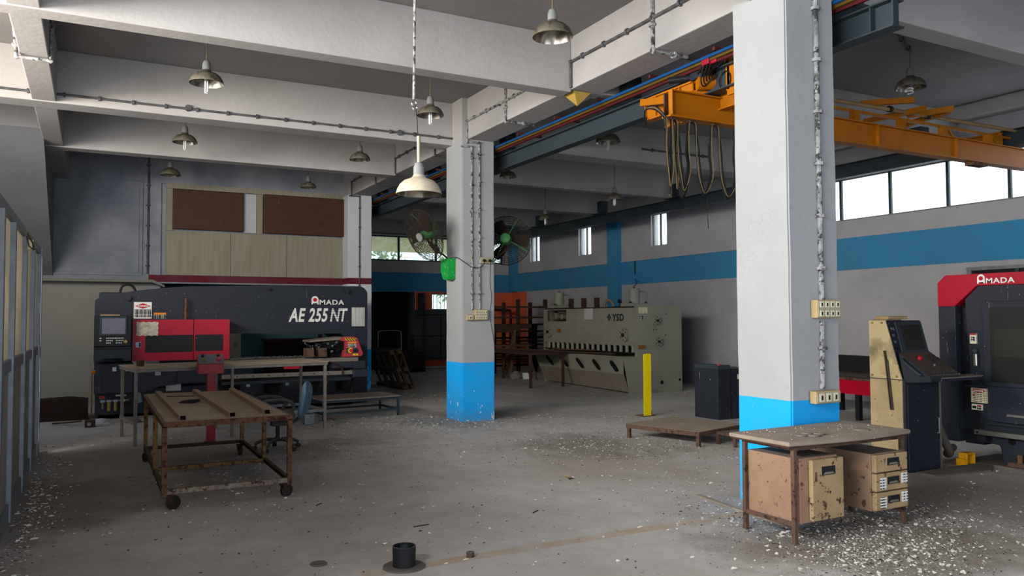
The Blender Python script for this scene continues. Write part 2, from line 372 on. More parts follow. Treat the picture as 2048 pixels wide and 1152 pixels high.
def pane_mat(name, tint, clear, dirt, dsc=3.0, amount=.5):
    """Dirty glass: mostly clear, with patches that scatter daylight."""
    q = N(name); t = q.t; t.nodes.remove(q.b)
    tr = q.n('BsdfTransparent'); tr.inputs[0].default_value = rgba(tint)
    tl = q.n('BsdfTranslucent'); tl.inputs[0].default_value = rgba(dirt)
    df = q.n('BsdfDiffuse'); df.inputs[0].default_value = rgba(dirt)
    gl = q.n('BsdfGlossy'); gl.inputs['Roughness'].default_value = .08
    a = q.n('MixShader'); a.inputs[0].default_value = .35; q.l(tl.outputs[0], a.inputs[1]); q.l(df.outputs[0], a.inputs[2])
    v = q.step(q.noise(q.coord(world=True), dsc, 6, .65), .42, .75)
    f = q.math('ADD', q.math('MULTIPLY', v, amount), 1-clear, True)
    b = q.n('MixShader'); q.l(f, b.inputs[0]); q.l(tr.outputs[0], b.inputs[1]); q.l(a.outputs[0], b.inputs[2])
    c = q.n('MixShader'); c.inputs[0].default_value = .05; q.l(b.outputs[0], c.inputs[1]); q.l(gl.outputs[0], c.inputs[2])
    o = [n for n in t.nodes if n.type == 'OUTPUT_MATERIAL'][0]; q.l(c.outputs[0], o.inputs[0]); return q.m
M['pane'] = pane_mat('dirty_window_glass', '#f6f9fa', .97, '#c7c4b4', 3.0, .25)
M['pane_far'] = pane_mat('hazy_window_glass', '#dfe8e6', .85, '#b9bfae')
M['frosted'] = pane_mat('frosted_partition_glass', '#c8c4b8', .12, '#8a867c', 1.2, .3)

# ================================================================== SETTING
CZ, BZ = 5.38, 4.69
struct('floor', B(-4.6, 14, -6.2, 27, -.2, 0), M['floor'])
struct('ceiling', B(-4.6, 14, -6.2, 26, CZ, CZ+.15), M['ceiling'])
# right wall with its high windows
bm = new_bm(); X0, X1 = 13.7, 13.95
box(bm, X0, X1, -6.2, 25.95, 0, 3.68)
box(bm, X0, X1, -6.2, 25.95, 4.57, CZ)
slots = [(4.2, 13.6), (16.76, 17.44), (20.43, 21.15), (23.64, 24.31)]
ys = [-6.2]+[v for s_ in slots for v in s_]+[25.95]
for i in range(0, len(ys), 2): box(bm, X0, X1, ys[i], ys[i+1], 3.68, 4.57)
struct('wall_right', bm, M['wall_right'])
struct('trim_1', B(13.66, 13.7, 13.6, 25.7, 3.315, 3.345), M['wall_right'])
struct('pilaster', B(13.56, 13.7, 18.84, 19.37, 0, CZ), M['pilaster'], 'blue painted pilaster on the right wall')
struct('pilaster', B(13.56, 13.7, 25.2, 25.7, 2.66, CZ), M['pilaster'], 'narrow blue painted pilaster in the far corner')
def window(n, axis, wallpos, a, b, z0, z1, mull, pm='pane', th=.05, rail=None):
    """a window: frame with mullions, one pane per bay; axis 'y' lies in a wall of constant x."""
    def bx(bm, u0, u1, w0, w1, d0, d1):
        return box(bm, d0, d1, u0, u1, w0, w1) if axis == 'y' else box(bm, u0, u1, d0, d1, w0, w1)
    fb = new_bm(); c = wallpos+.10
    bx(fb, a, b, z0, z0+th*.7, c-.03, c+.03); bx(fb, a, b, z1-th*.7, z1, c-.03, c+.03)
    for u in (a, b-th): bx(fb, u, u+th, z0+th*.7, z1-th*.7, c-.03, c+.03)
    o = struct('window_%d' % n, fb, M['lintel' if pm == 'pane' else 'gun'])
    cuts = [a+th]+list(mull)+[b-th]
    for i, u in enumerate(mull):
        part('mullion', bx(new_bm(), u-th/2, u+th/2, z0+th*.7, z1-th*.7, c-.03, c+.03), M['gun'], o)
    for i in range(len(cuts)-1):
        part('pane', bx(new_bm(), cuts[i]+(th/2 if i else 0), cuts[i+1]-(th/2 if i < len(mull) else 0), z0+th*.7, z1-th*.7, c-.004, c+.004), M[pm], o)
    return o
window(1, 'y', X0, 4.2, 13.6, 3.68, 4.57, [5.45, 6.62, 7.77, 8.87, 10.05, 11.2, 12.4])
for i, (a, b) in enumerate(slots[1:]): window(2+i, 'y', X0, a, b, 3.68, 4.57, [a+.36], th=.03)
# far wall
bm = new_bm(); Y0, Y1 = 25.7, 25.95
box(bm, 9.98, 10.50, Y0, Y1, 0, 2.64); box(bm, 10.50, 11.5, Y0, Y1, 0, 2.0); box(bm, 11.5, 13.7, Y0, Y1, 0, 2.64)
box(bm, 10.50, 11.5, Y0, Y1, 2.58, 2.64); box(bm, -4.6, 8.3, Y0, Y1, 0, 2.64)
box(bm, -4.6, 13.7, Y0, Y1, 2.64, 3.69); box(bm, -4.6, 13.7, Y0, Y1, 4.56, CZ)
box(bm, -4.6, 6.5, Y0, Y1, 3.69, 4.56); box(bm, 13.35, 13.7, Y0, Y1, 3.69, 4.56)
struct('wall_far', bm, M['wall_far'])
window(5, 'x', Y0, 6.5, 13.35, 3.69, 4.56, [7.95, 9.31, 10.7, 12.05], 'pane_far', .07)
window(6, 'x', Y0, 10.50, 11.5, 2.0, 2.58, [], 'pane_far', .05)
gr = root('window_grille', (10.5, 25.72, 2), 'thin bars across the small low window in the orange wall', 'window grille')
for k in range(7): part('grille_bar', cyl(new_bm(), (10.58+k*.14, 25.74, 2.0), (10.58+k*.14, 25.74, 2.58), .008, n=6), M['alu'], gr)
struct('trim_2', B(6.0, 13.6, 25.67, 25.7, 3.28, 3.31), M['wall_far'])
struct('trim_3', B(6.0, 13.6, 25.62, 25.7, 4.58, 4.64), M['lintel'])
struct('trim_4', B(9.9, 13.5, 25.3, 25.7, 0, .05), M['wall'])
# door in the far wall: roller shutter on the left, an open doorway and a leaf
sh = root('door_1', (8.3, 25.75, 0), None, None); sh['kind'] = 'structure'
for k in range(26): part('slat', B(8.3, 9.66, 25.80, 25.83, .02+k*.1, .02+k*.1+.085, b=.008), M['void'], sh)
part('guide_rail', B(9.66, 9.72, 25.74, 25.85, 0, 2.62), M['dark2'], sh)
struct('door_2', B(9.95, 9.98, 25.0, 25.7, 0, 2.58), M['gun'])
part('door_frame', B(9.90, 9.95, 25.62, 25.7, 0, 2.62), M['wall_far'], bpy.data.objects['door_2'])
bm = new_bm(); box(bm, 8.2, 10.05, 26.9, 27.0, -.1, 3); box(bm, 10.0, 10.05, 25.95, 26.9, -.1, 3); box(bm, 8.2, 10.05, 25.95, 27, 2.7, 2.8); struct('doorway_blocker', bm, M['void'])  # black box added to block the bright sky behind the doorway
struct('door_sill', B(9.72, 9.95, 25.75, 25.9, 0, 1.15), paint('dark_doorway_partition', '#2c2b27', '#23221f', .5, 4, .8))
# outside the far windows: an awning, a hedge of trees and the neighbouring roof
aw = root('awning', (9.5, 27.6, 4), 'sun-faded yellow awning outside the far window', 'awning')
for k in range(8):
    (part('awning_post', cyl(new_bm(), (9.5, 28.2, 0), (9.5, 28.2, 4.24), .03), M['alu'], aw) if k == 0 else None); part('awning_panel', prism(new_bm(), [(26.4, 4.75), (28.2, 4.22), (28.2, 4.25), (26.4, 4.79)], 'x', 5.8+k, 5.8+k+.985), paint('awning_cloth', '#8f7d3c', '#6f6233', .6, 2, .8) if k == 0 else bpy.data.materials['awning_cloth'], aw)
M['leaf'] = paint('mottled_foliage', '#5f8a3a', '#2f4f22', .9, 5, .7)  # leaf green with darker green mixed in at random
for k, (x, y, z, r, w_) in enumerate(((6.6, 31, 3.6, 1.3, 'left behind the third pillar'), (10.6, 33, 3.9, 1.5, 'middle'), (14.6, 32, 3.4, 1.5, 'right'))):
    t = root('garden_tree', (x, y, 0), 'leafy green tree outside the far window, ' + w_, 'tree', 'trees outside the far window')
    part('trunk', cyl(new_bm(), (x, y, 0), (x, y, z-.5), .14, .08, 8), M['wood'], t)
    bm = new_bm()
    for i in range(650):
        u = Vector((random.gauss(0, 1), random.gauss(0, .6), random.gauss(0, .8))).normalized()*r*random.uniform(.5, 1)
        p = Vector((x, y, z))+u; a = Vector((random.uniform(-1, 1), random.uniform(-1, 1), random.uniform(-1, 1))).normalized(); b_ = a.orthogonal().normalized(); q_ = .13
        bm.faces.new([bm.verts.new(p+a*q_), bm.verts.new(p+b_*q_*.6), bm.verts.new(p-a*q_), bm.verts.new(p-b_*q_*.6)])
    part('foliage', bm, M['leaf'], t)['kind'] = 'stuff'
# left side: outer wall with openings, end wall behind the camera
bm = new_bm(); box(bm, -4.8, -4.55, -6.2, 26, 4.7, CZ); box(bm, -4.8, -4.55, 14, 26, 0, 4.7); box(bm, -4.8, -4.55, 4.6, 14, 0, 1.6); box(bm, -4.8, -4.55, 4.4, 5.0, 1.6, 4.7); box(bm, -4.8, -4.55, -6.2, -3, 0, 4.7); box(bm, -4.8, -4.55, -3, 4.4, 3.9, 4.7)
struct('wall_left', bm, M['wall'])
bm = new_bm(); box(bm, -4.6, -.8, -6.4, -6.15, 0, CZ); box(bm, 7.3, 14, -6.4, -6.15, 0, CZ); box(bm, -.8, 7.3, -6.4, -6.15, 4, CZ)
struct('wall_behind', bm, M['wall'])
# back wall of the left bay, with its openings under the maroon band
bm = new_bm(); YB = 18.9
box(bm, -4.6, 1.3, YB, YB+.22, 0, CZ); box(bm, 1.3, 5.5, YB, YB+.22, 2.5, 2.685); box(bm, 1.3, 5.5, YB, YB+.22, 4.72, CZ)
box(bm, 1.3, 5.5, YB+.05, YB+.2, 2.685, 4.72)
struct('wall_back', bm, M['wall_back'])
struct('trim_5', B(-.70, .86, YB-.02, YB, 2.72, 4.70), M['wall_back'])
bm = new_bm(); box(bm, -.78, .93, YB-.035, YB, 4.73, 4.76); box(bm, -.78, .93, YB-.035, YB, 2.66, 2.69); box(bm, .90, .93, YB-.035, YB, 2.69, 4.73); struct('trim_6', bm, M['wall_back'])
lg = struct('wall_ledge', B(-4.5, 1.12, 18.5, YB, 2.50, 2.56), M['lintel']); lg['label'] = 'thin grey ledge across the back left wall'
part('ledge_bracket', prism(new_bm(), [(1.12, 2.56), (1.36, 2.44), (1.36, 2.40), (1.12, 2.50)], 'y', 18.5, YB), M['lintel'], lg)
struct('wall_leak_blocker', B(-4.55, -.665, 11.84, 11.94, 0, 2.62), M['wall'])  # unseen wall added to stop light leaking past the partition end
# plywood infill with boards
pw = root('plywood_partition', (3.4, YB, 2.69), 'grey plywood infill above the maroon band on the back wall', 'partition')
for i, (a, b) in enumerate(((1.40, 2.76), (2.77, 4.02), (4.03, 5.46))): part('plywood_panel', B(a, b, YB-.012, YB+.05, 2.69, 3.675), M['ply'], pw)
for (a, b, c, d) in ((1.40, 5.46, 4.62, 4.74), (1.40, 1.53, 3.68, 4.615), (3.33, 3.47, 3.68, 4.615)): part('plywood_strip', B(a, b, YB-.012, YB+.05, c, d), M['ply'], pw)
part('white_pane', B(3.03, 3.325, YB-.005, YB+.05, 3.70, 4.60), M['whitepaint'], pw, label='pale blue-white panel between the two boards')
solo('wall_board', B(1.53, 3.03, YB-.11, YB-.02, 3.71, 4.60, b=.02), M['wood_brown'], 'brown stained board, left one on the plywood wall', 'board', 'brown boards on the back wall')
solo('wall_board', B(3.48, 5.40, YB-.11, YB-.02, 3.70, 4.62, b=.02), M['wood_brown'], 'longer brown stained board, right one on the plywood wall', 'board', 'brown boards on the back wall')
# staircase soffit at the left
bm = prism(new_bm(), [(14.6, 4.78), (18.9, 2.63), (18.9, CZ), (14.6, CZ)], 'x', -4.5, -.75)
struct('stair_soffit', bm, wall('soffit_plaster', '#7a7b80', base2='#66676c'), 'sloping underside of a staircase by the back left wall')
# beams
def beam(x0, x1, y0, y1, z0=BZ):
    struct('ceiling_beam', B(x0, x1, y0, y1, z0, CZ, b=.012), M['beam'])
beam(5.478, 5.96, -6, 25.7, BZ)
beam(-.765, -.48, -6, 18.9, 4.664)
for a, b in ((5.07, 5.33), (8.60, 8.86), (12.226, 12.62), (15.35, 15.66)): beam(-4.5, 5.478, a, b, 4.65)
beam(-4.5, 5.478, 1.6, 1.9)
for a, b in ((1.6, 1.9), (5.07, 5.33), (8.60, 8.86), (12.11, 12.6), (15.4, 15.66), (18.75, 19.15), (22.3, 22.6)): beam(5.96, 13.7, a, b, BZ)
beam(13.35, 13.7, -6, 25.7, 5.15)
beam(-4.5, 5.478, 22.3, 22.6)
# pillars
def pillar(x0, x1, y0, y1, m, lab, bulge=True):
    bm = new_bm(); box(bm, x0, x1, y0, y1, 0, 4.69)
    bmesh.ops.subdivide_edges(bm, edges=[e for e in bm.edges if abs(e.verts[0].co.z-e.verts[1].co.z) > 1], cuts=40)
    bmesh.ops.bevel(bm, geom=[e for e in bm.edges if abs(e.verts[0].co.z-e.verts[1].co.z) > .01], offset=.014, segments=2, affect='EDGES')
    from mathutils import noise as mn
    for v in bm.verts:
        k = .006 + (.012 if v.co.z < .12 else 0)
        v.co.x += k*mn.noise(v.co*3.1); v.co.y += k*mn.noise(v.co*3.1+Vector((7, 3, 1)))
    return struct('pillar', bm, m, lab, smooth=40)
P1 = pillar(5.38, 6.0, 4.92, 5.57, M['column'], 'nearest white pillar with a bright blue foot behind the old desk')
P2 = pillar(5.38, 5.975, 11.83, 12.5, M['column'], 'white pillar with a peeling bright blue foot, two wall fans on it')
P3 = pillar(5.38, 5.97, 18.45, 19.12, M['column_maroon'], 'white pillar with a maroon band and blue foot behind the punching machine')
# upper stubs of the pillars beside the main beam
for y0, y1 in ((11.83, 12.226), (18.45, 18.9)): struct('pillar_head', B(5.38, 5.478, y0, y1, 4.69, CZ), M['beam'])
struct('pillar_head', B(5.38, 5.478, 4.92, 5.07, 4.69, CZ), M['beam'])

# glazed aluminium partition on the left
pt = root('glazed_partition', (-.62, 9.3, 0), 'aluminium framed partition with frosted panes along the left side', 'partition')
xs = (-.655, -.6)
for n_, z0, z1 in (('bottom_rail', 0, .16), ('middle_rail', 1.27, 1.37), ('top_rail', 2.54, 2.62)): part(n_, B(*xs, 3.3, 11.82, z0, z1, b=.004), M['alu'], pt)
my = [3.35, 4.57, 5.78, 6.95, 7.92, 9.22, 10.42, 11.55]
for i, y in enumerate(my):
    w_ = .055; part('mullion', B(-.66, -.585, y-w_, y+w_*.5, 0, 2.54, b=.005), M['alu'], pt)
    if i < len(my)-1:
        part('frosted_pane', B(-.634, -.628, y+w_*.5, my[i+1]-w_, 1.37, 2.54), M['frosted'], pt)
        part('infill_panel', B(-.64, -.622, y+w_*.5, my[i+1]-w_, .16, 1.27), M['infill'], pt)
part('end_post', B(-.66, -.585, 11.75, 11.83, 0, 2.62, b=.005), M['alu'], pt)
bm = new_bm(); tube(bm, [(-.45, 6.9, 2.36), (-.47, 8, 2.37), (-.5, 8.6, 2.375), (-.52, 9.15, 2.41)], .008); tube(bm, [(-.45, 6.9, 2.34), (-.5, 8, 2.345), (-.53, 9.15, 2.40)], .006)
o = solo('slack_wire', bm, M['cable_tan'], 'grimy wire stretched along the top of the aluminium partition', 'wire')
part('insulator', cyl(new_bm(), (-.56, 9.15, 2.40), (-.56, 9.15, 2.50), .028), M['ivory'], o)

# ================================================================== CONDUITS
def conduit(pts, lab, m='conduit', r=.013, clip=.42, off=None):
    r *= 1.4
    bm = new_bm(); pts = [Vector(p) for p in pts]
    for a, b in zip(pts, pts[1:]): cyl(bm, a, b, r, n=8)
    for p in pts[1:-1]: bmesh.ops.create_icosphere(bm, subdivisions=1, radius=r*1.7, matrix=Matrix.Translation(p))
    o = solo('wall_conduit', bm, M[m], lab, 'conduit', 'surface conduits', loc=pts[0])
    for a, b in zip(pts, pts[1:]):
        L = (b-a).length; k = int(L/clip)
        for i in range(k):
            p = a+(b-a)*((i+.6)/k); d = (b-a).normalized()
            part('clip', cyl(new_bm(), p-d*.014, p+d*.014, r*2.0, n=8), M[m], o)
    return o
def jbox(o, p, axis='y', r=.045):
    d = Vector({'y': (0, .025, 0), 'x': (.025, 0, 0)}[axis]); part('junction_box', cyl(new_bm(), Vector(p)-d, Vector(p)+d, r, n=14), M['conduit_dark'], o)
F2 = 11.815
conduit([(5.55, F2, 1.84), (5.55, F2, 4.56), (5.35, F2, 4.56)], 'left of the two conduits down the middle pillar, ending at the small switch box')
o = conduit([(5.69, F2, 1.84), (5.69, F2, 4.64), (5.465, F2, 4.64), (5.465, F2, 4.99), (5.46, 9.05, 4.99)], 'right of the two conduits down the middle pillar, ending at the ivory switch board')
o = conduit([(5.36, 12.205, 4.765), (-1.4, 12.205, 4.765)], 'long conduit along the face of the second cross beam', 'conduit_dark', .012)
jbox(o, (4.42, 12.2, 4.765)); jbox(o, (1.18, 12.2, 4.775))
o = conduit([(5.46, 8.58, 4.70), (5.46, 8.58, 5.04), (5.46, 5.75, 5.04)], 'conduit along the big beam in front of the nearest cross beam', 'conduit_dark', .014)
conduit([(5.46, 6.88, 5.38), (5.46, 6.88, 4.67), (5.95, 6.88, 4.67)], 'conduit crossing under the big beam near the nearest pillar', 'conduit', .016)
conduit([(5.46, 10.42, 5.2), (5.46, 10.42, 4.67), (5.95, 10.42, 4.67)], 'conduit crossing under the big beam before the middle pillar', 'conduit', .014)
conduit([(5.46, 15.33, 4.69), (5.46, 15.33, 5.0), (5.46, 13.2, 5.02), (5.46, 13.2, 4.67), (5.9, 13.2, 4.67)], 'conduit stepping around the big beam behind the middle pillar', 'conduit_dark')
conduit([(5.46, 18.43, 4.66), (5.46, 18.43, 5.0), (5.46, 16.6, 5.03), (5.46, 16.6, 4.67), (5.95, 16.6, 4.67)], 'conduit stepping around the big beam before the maroon banded pillar', 'conduit_dark')
conduit([(5.40, 18.43, 4.66), (5.66, 18.43, 4.66), (5.66, 18.43, 2.3)], 'conduit down the maroon banded pillar', 'conduit_dark', .011)
conduit([(1.04, YB-.02, 5.36), (1.04, YB-.02, 2.7)], 'dark conduit down the back wall left of the plywood', 'conduit_dark', .016)
conduit([(5.74, 4.90, 1.06), (5.755, 4.90, 1.66)], 'short conduit between the two boxes on the nearest pillar', 'conduit', .016)
conduit([(5.755, 4.90, 1.85), (5.74, 4.90, 4.68)], 'tall conduit down the nearest pillar to the switch board', 'conduit', .017)
conduit([(-.79, 9.0, 5.3), (-.79, 10.2, 4.63), (-.46, 10.2, 4.63), (-.46, 10.2, 5.3)], 'conduit wrapped round the left edge beam', 'conduit')
conduit([(7.2, 5.60, 5.35), (9.9, 6.85, 5.35)], 'conduit across the ceiling to the pendant lamp with the spiral bulb', 'conduit_dark')
conduit([(9.3, 12.09, 4.95), (11.0, 12.09, 4.95), (11.0, 12.09, 5.2)], 'dark conduit behind the crane at the right', 'conduit_dark')

# switch boxes
def switch_board(x0, x1, y, z0, z1, lab, rows, cols, d=.07):
    r_ = root('switch_board', ((x0+x1)/2, y, z0), lab, 'switch box')
    part('box', B(x0, x1, y-d, y, z0, z1, b=.006), M['switch_side'], r_)
    part('face_plate', B(x0+.008, x1-.004, y-d-.006, y-d, z0+.008, z1-.008, b=.002), M['switch'], r_)
    for j in range(rows):
        for i in range(cols):
            cx = x0+(i+.75)*(x1-x0)/(cols+.5); cz = z0+(j+.5)*(z1-z0)/rows; w_ = (x1-x0)/(cols+.5)*.33; h_ = (z1-z0)/rows*.33
            part('rocker', B(cx-w_, cx+w_, y-d-.012, y-d-.006, cz-h_, cz+h_), M['ivory'], r_)
            part('slot', B(cx-w_*.4, cx+w_*.3, y-d-.014, y-d-.012, cz-h_*.6, cz+h_*.5), M['blackprint'], r_)
    return r_
switch_board(5.625, 5.93, 4.91, 1.69, 1.85, 'cream switch board high on the nearest pillar', 2, 4)
switch_board(5.59, 5.90, 4.91, .935, 1.045, 'cream socket box on the nearest pillar at the edge of the blue paint', 1, 3)
switch_board(5.575, 5.82, F2+.01, 1.67, 1.845, 'ivory switch board with two rows on the middle pillar', 2, 5, .05)
switch_board(5.44, 5.565, F2+.01, 1.665, 1.76, 'small ivory switch box left of the larger board on the middle pillar', 1, 1, .05)
sk = root('double_socket', (5.80, F2, 2.67), 'double socket with two black plugs on the middle pillar', 'socket')
part('plate', B(5.69, 5.925, F2-.03, F2+.01, 2.615, 2.72, b=.005), M['switch'], sk)
for x in (5.755, 5.865):
    part('plug', cyl(new_bm(), (x, F2-.03, 2.665), (x, F2-.075, 2.66), .026, .018, 12), M['cable_black'], sk)
bm = new_bm(); tube(bm, curve_pts([(5.755, F2-.07, 2.65), (5.70, F2-.06, 2.56), (5.55, F2-.04, 2.54), (5.40, F2-.04, 2.62), (5.34, 12.0, 2.72), (5.30, 12.2, 2.71)]), .006)
solo('fan_cable', bm, M['cable_black'], 'black cable sagging across the middle pillar to the left fan', 'cable')
bm = new_bm(); tube(bm, curve_pts([(5.865, F2-.07, 2.65), (5.87, F2-.03, 2.3), (5.90, F2-.025, 2.05), (5.87, F2-.025, 1.75), (5.93, F2-.02, 1.4), (5.99, F2+.02, 1.2)]), .005)
solo('fan_cable', bm, M['cable_black'], 'thin black cable running down the right edge of the middle pillar', 'cable')

# ================================================================== LAMPS
def lamp(x, y, zr, lab, kind='tube', dia=.40, dirty='lamp_shell', rod_top=5.38, cross=False):
    R = dia/2; r_ = root('pendant_lamp', (x, y, zr), lab, 'lamp', 'pendant factory lamps'); c = (x, y, zr)
    prof = [(R*1.0, 0), (R*1.015, .005), (R*.95, .045*R/.2), (R*.84, .085*R/.2), (R*.66, .118*R/.2), (R*.42, .136*R/.2), (R*.30, .15*R/.2), (.052, .17*R/.2)]
    part('shade', lathe(new_bm(), prof, c), M[dirty], r_, 50)
    part('reflector', lathe(new_bm(), [(a*.985, b-.004) for a, b in prof[1:]]+[(0, .16*R/.2)], c), M['reflector'], r_, 50)
    h = .17*R/.2
    part('socket_cap', lathe(new_bm(), [(.052, h-.01), (.05, h+.07), (.036, h+.11), (.012, h+.12), (0, h+.12)], c, 16), M['lamp_neck'], r_, 40)
    part('rod', cyl(new_bm(), (x, y, zr+h+.1), (x+.01, y, rod_top), .008, n=8), M['rod'], r_)
    if cross: part('cross_wire', bar(new_bm(), (x-.05, y, rod_top-.14), (x+.05, y, rod_top-.13), .006), M['rod'], r_)
    if kind == 'tube':
        t_ = part('bulb', cyl(new_bm(), (x, y, zr+.09), (x, y, zr+.03), .026, n=12), M['lamp_neck'], r_)
        for k in range(4):
            a = PI/4+k*PI/2; q = (x+.018*math.cos(a), y+.018*math.sin(a))
            part('glass_tube', tube(new_bm(), [(*q, zr+.04), (*q, zr-.11), ((q[0]+x)/2, (q[1]+y)/2, zr-.12)], .0085, 8), M['cfl'], t_, 60)
    elif kind == 'spiral':
        t_ = part('bulb', cyl(new_bm(), (x, y, zr+.08), (x, y, zr+.02), .03, n=12), M['lamp_neck'], r_)
        pts = [(x+.034*math.cos(a/6*2*PI/2), y+.034*math.sin(a/6*2*PI/2), zr+.02-a*.0035) for a in range(30)]
        part('glass_tube', tube(new_bm(), pts, .009, 7), M['cfl'], t_, 60)
    return r_
lamp(4.17, 6.9, 4.61, 'large grey dome lamp hanging nearest the camera at the top, no bulb', 'none', .42)
lamp(1.215, 10.4, 4.655, 'rusty dome lamp with a tube bulb at the top left', 'tube', .41, rod_top=5.36, cross=True)
lamp(4.23, 10.4, 4.605, 'rusty dome lamp with a tube bulb just left of the middle pillar head', 'tube', .385, cross=True)
lamp(1.30, 13.9, 4.62, 'dome lamp with a tube bulb behind the second cross beam, left row', 'tube', .385)
lamp(4.27, 13.9, 4.60, 'dome lamp without a bulb between second and third cross beams', 'none', .375)
lamp(1.335, 17.1, 4.60, 'dome lamp hanging in front of the left brown board', 'none', .385, 'lamp_shell')
lamp(4.10, 17.1, 4.555, 'dome lamp hanging above the right brown board', 'none', .345)
lamp(7.32, 10.4, 4.535, 'dome lamp with a tube bulb hanging beneath the near crane runway', 'tube', .40)
lamp(7.33, 13.9, 4.53, 'dome lamp with a tube bulb just right of the middle pillar', 'tube', .345)
lamp(7.36, 17.4, 4.62, 'dome lamp half hidden left of the middle pillar under the runway', 'none', .34)
lamp(9.94, 13.9, 4.25, 'dome lamp with a tube bulb on a long rod before the far runway', 'tube', .375)
lamp(10.2, 17.3, 4.22, 'farthest dome lamp with a tube bulb above the far fan', 'tube', .345)
lamp(9.95, 6.9, 4.86, 'dome lamp with a spiral bulb right of the nearest pillar', 'spiral', .40)
# the big low lamp on its pipe
x, y = 2.69, 6.9
hp = root('hanging_pipe', (2.65, y, 5.38), 'mottled pipe hanging from the ceiling with a hook ring at its end', 'pipe')
part('pipe', cyl(new_bm(), (2.655, y, 5.38), (2.64, y, 3.76), .013, n=10), M['conduit'], hp)
bm = new_bm(); tube(bm, [(2.64+.022*math.cos(a*PI/6), y, 3.725+.026*math.sin(a*PI/6)) for a in range(12)], .009, 6, True); tube(bm, [(2.655+.02*math.cos(a*PI/6), y+.01, 3.685+.02*math.sin(a*PI/6)) for a in range(12)], .008, 6, True)
part('ring', bm, M['chrome'], hp)
L_ = lamp(x, y, 2.87, 'big cream dome lamp hanging lowest on a long pipe left of the middle pillar', 'none', .425, 'lamp_clean', 3.42)
part('suspension_wire', tube(new_bm(), [(2.66, y, 3.67), (2.675, y, 3.55), (2.68, y, 3.42)], .004), M['cable_black'], L_)
part('stem', cyl(new_bm(), (x-.005, y, 3.42), (x, y, 3.10), .015, n=10), M['lamp_clean'], L_)
py = root('card_pyramid', (5.66, 8.74, BZ), 'small yellow card pyramid hanging point down under the big beam', 'ornament')
bm = new_bm(); q = .13; top = [bm.verts.new((5.66+sx*q, 8.74+sy*q, BZ-.01)) for sx, sy in ((-1, -1), (1, -1), (1, 1), (-1, 1))]; ap = bm.verts.new((5.66, 8.74, BZ-.17))
for i in range(4): bm.faces.new((top[i], top[(i+1) % 4], ap))
bm.faces.new(top); part('card', bm, M['pyramid'], py)

# ================================================================== CRANE
def ibeam(bm, x, y0, y1, z0, z1, w=.075, t=.014):
    box(bm, x-w, x+w, y0, y1, z0, z0+t); box(bm, x-w, x+w, y0, y1, z1-t, z1); box(bm, x-.006, x+.006, y0, y1, z0+t, z1-t)
for x, lab, hy in ((6.3, 'near crane runway beam hung under the ceiling', (5.0, 8.42, 11.95, 15.25, 18.6, 22.1)), (12.35, 'far crane runway beam along the right wall', (4.9, 8.42, 11.2, 14.66, 17.84, 21.27, 24.4))):
    r_ = root('runway_beam', (x, 12, 4.28), lab, 'crane rail')
    bm = new_bm(); ibeam(bm, x, 4.47 if x < 7 else 3, 25.5, 4.28, 4.54, .08, .016); part('rail', bm, M['gun'], r_)
    for y in hy:
        part('hanger', B(x-.11, x+.11, y-.10, y+.10, 4.56, 4.90, b=.004), M['gun'], r_)
        part('cleat', B(x-.2, x+.2, y-.26, y+.26, 4.54, 4.565), M['gun'], r_)
part('stiffener', B(6.23, 6.29, 4.70, 4.715, 4.296, 4.524), M['gun'], bpy.data.objects['runway_beam'])
part('stiffener', B(6.23, 6.29, 4.47, 4.485, 4.296, 4.524), M['gun'], bpy.data.objects['runway_beam'])
cr = root('conductor_rail', (6.05, 12, 4.6), 'blue, yellow and red current rails along the near crane runway', 'conductor rail')
for dx, z, m in ((-.02, 4.612, 'blue_rail'), (.015, 4.585, 'yellow_rail'), (.05, 4.555, 'red_rail')): part('rail', bar(new_bm(), (6.05+dx, 4.5, z), (6.05+dx, 24.5, z), .03, .03), M[m], cr)
for k in range(14): part('angle_bracket', B(5.98, 6.42, 5.0+k*1.13-.02+.35, 5.0+k*1.13+.02+.35, 4.635, 4.675), M['brk'], cr)
cn = root('overhead_crane', (6.0, 6.9, 4.1), 'orange overhead crane bridge under the runway beams', 'crane')
bm = new_bm(); box(bm, 5.7, 12.75, 6.90, 6.915, 3.97, 4.25); box(bm, 5.66, 12.75, 6.83, 6.985, 3.95, 3.972); box(bm, 5.7, 12.75, 6.85, 6.965, 4.25, 4.265)
for x in (5.7, 7.6, 9.2, 10.9): box(bm, x, x+.012, 6.85, 6.90, 3.97, 4.25)
part('girder', bm, M['crane'], cn)
bm = new_bm(); box(bm, 6.13, 6.15, 7.0, 7.87, 4.19, 4.44); box(bm, 6.10, 6.22, 7.0, 7.87, 4.17, 4.19); box(bm, 6.10, 6.22, 7.0, 7.87, 4.43, 4.45); box(bm, 6.10, 6.20, 7.85, 7.87, 4.19, 4.43)
for y in (7.2, 7.45, 7.65): box(bm, 6.10, 6.20, y, y+.015, 4.19, 4.43)
part('end_carriage', bm, M['crane'], cn)
bm = new_bm(); box(bm, 6.46, 6.48, 6.4, 7.87, 4.14, 4.50); box(bm, 6.42, 6.52, 6.4, 7.87, 4.12, 4.14); box(bm, 6.2, 6.46, 7.0, 7.1, 4.14, 4.26); part('end_carriage', bm, M['crane'], cn)
bm = new_bm(); box(bm, 12.15, 12.18, 6.95, 7.8, 4.26, 4.50); box(bm, 12.1, 12.2, 6.95, 7.8, 4.48, 4.50); box(bm, 11.9, 12.15, 6.93, 7.0, 4.27, 4.40); part('end_carriage', bm, M['crane'], cn)
for y in (7.15, 7.6): part('wheel', cyl(new_bm(), (6.15, y, 4.36), (6.21, y, 4.36), .06, n=16), M['black'], cn)
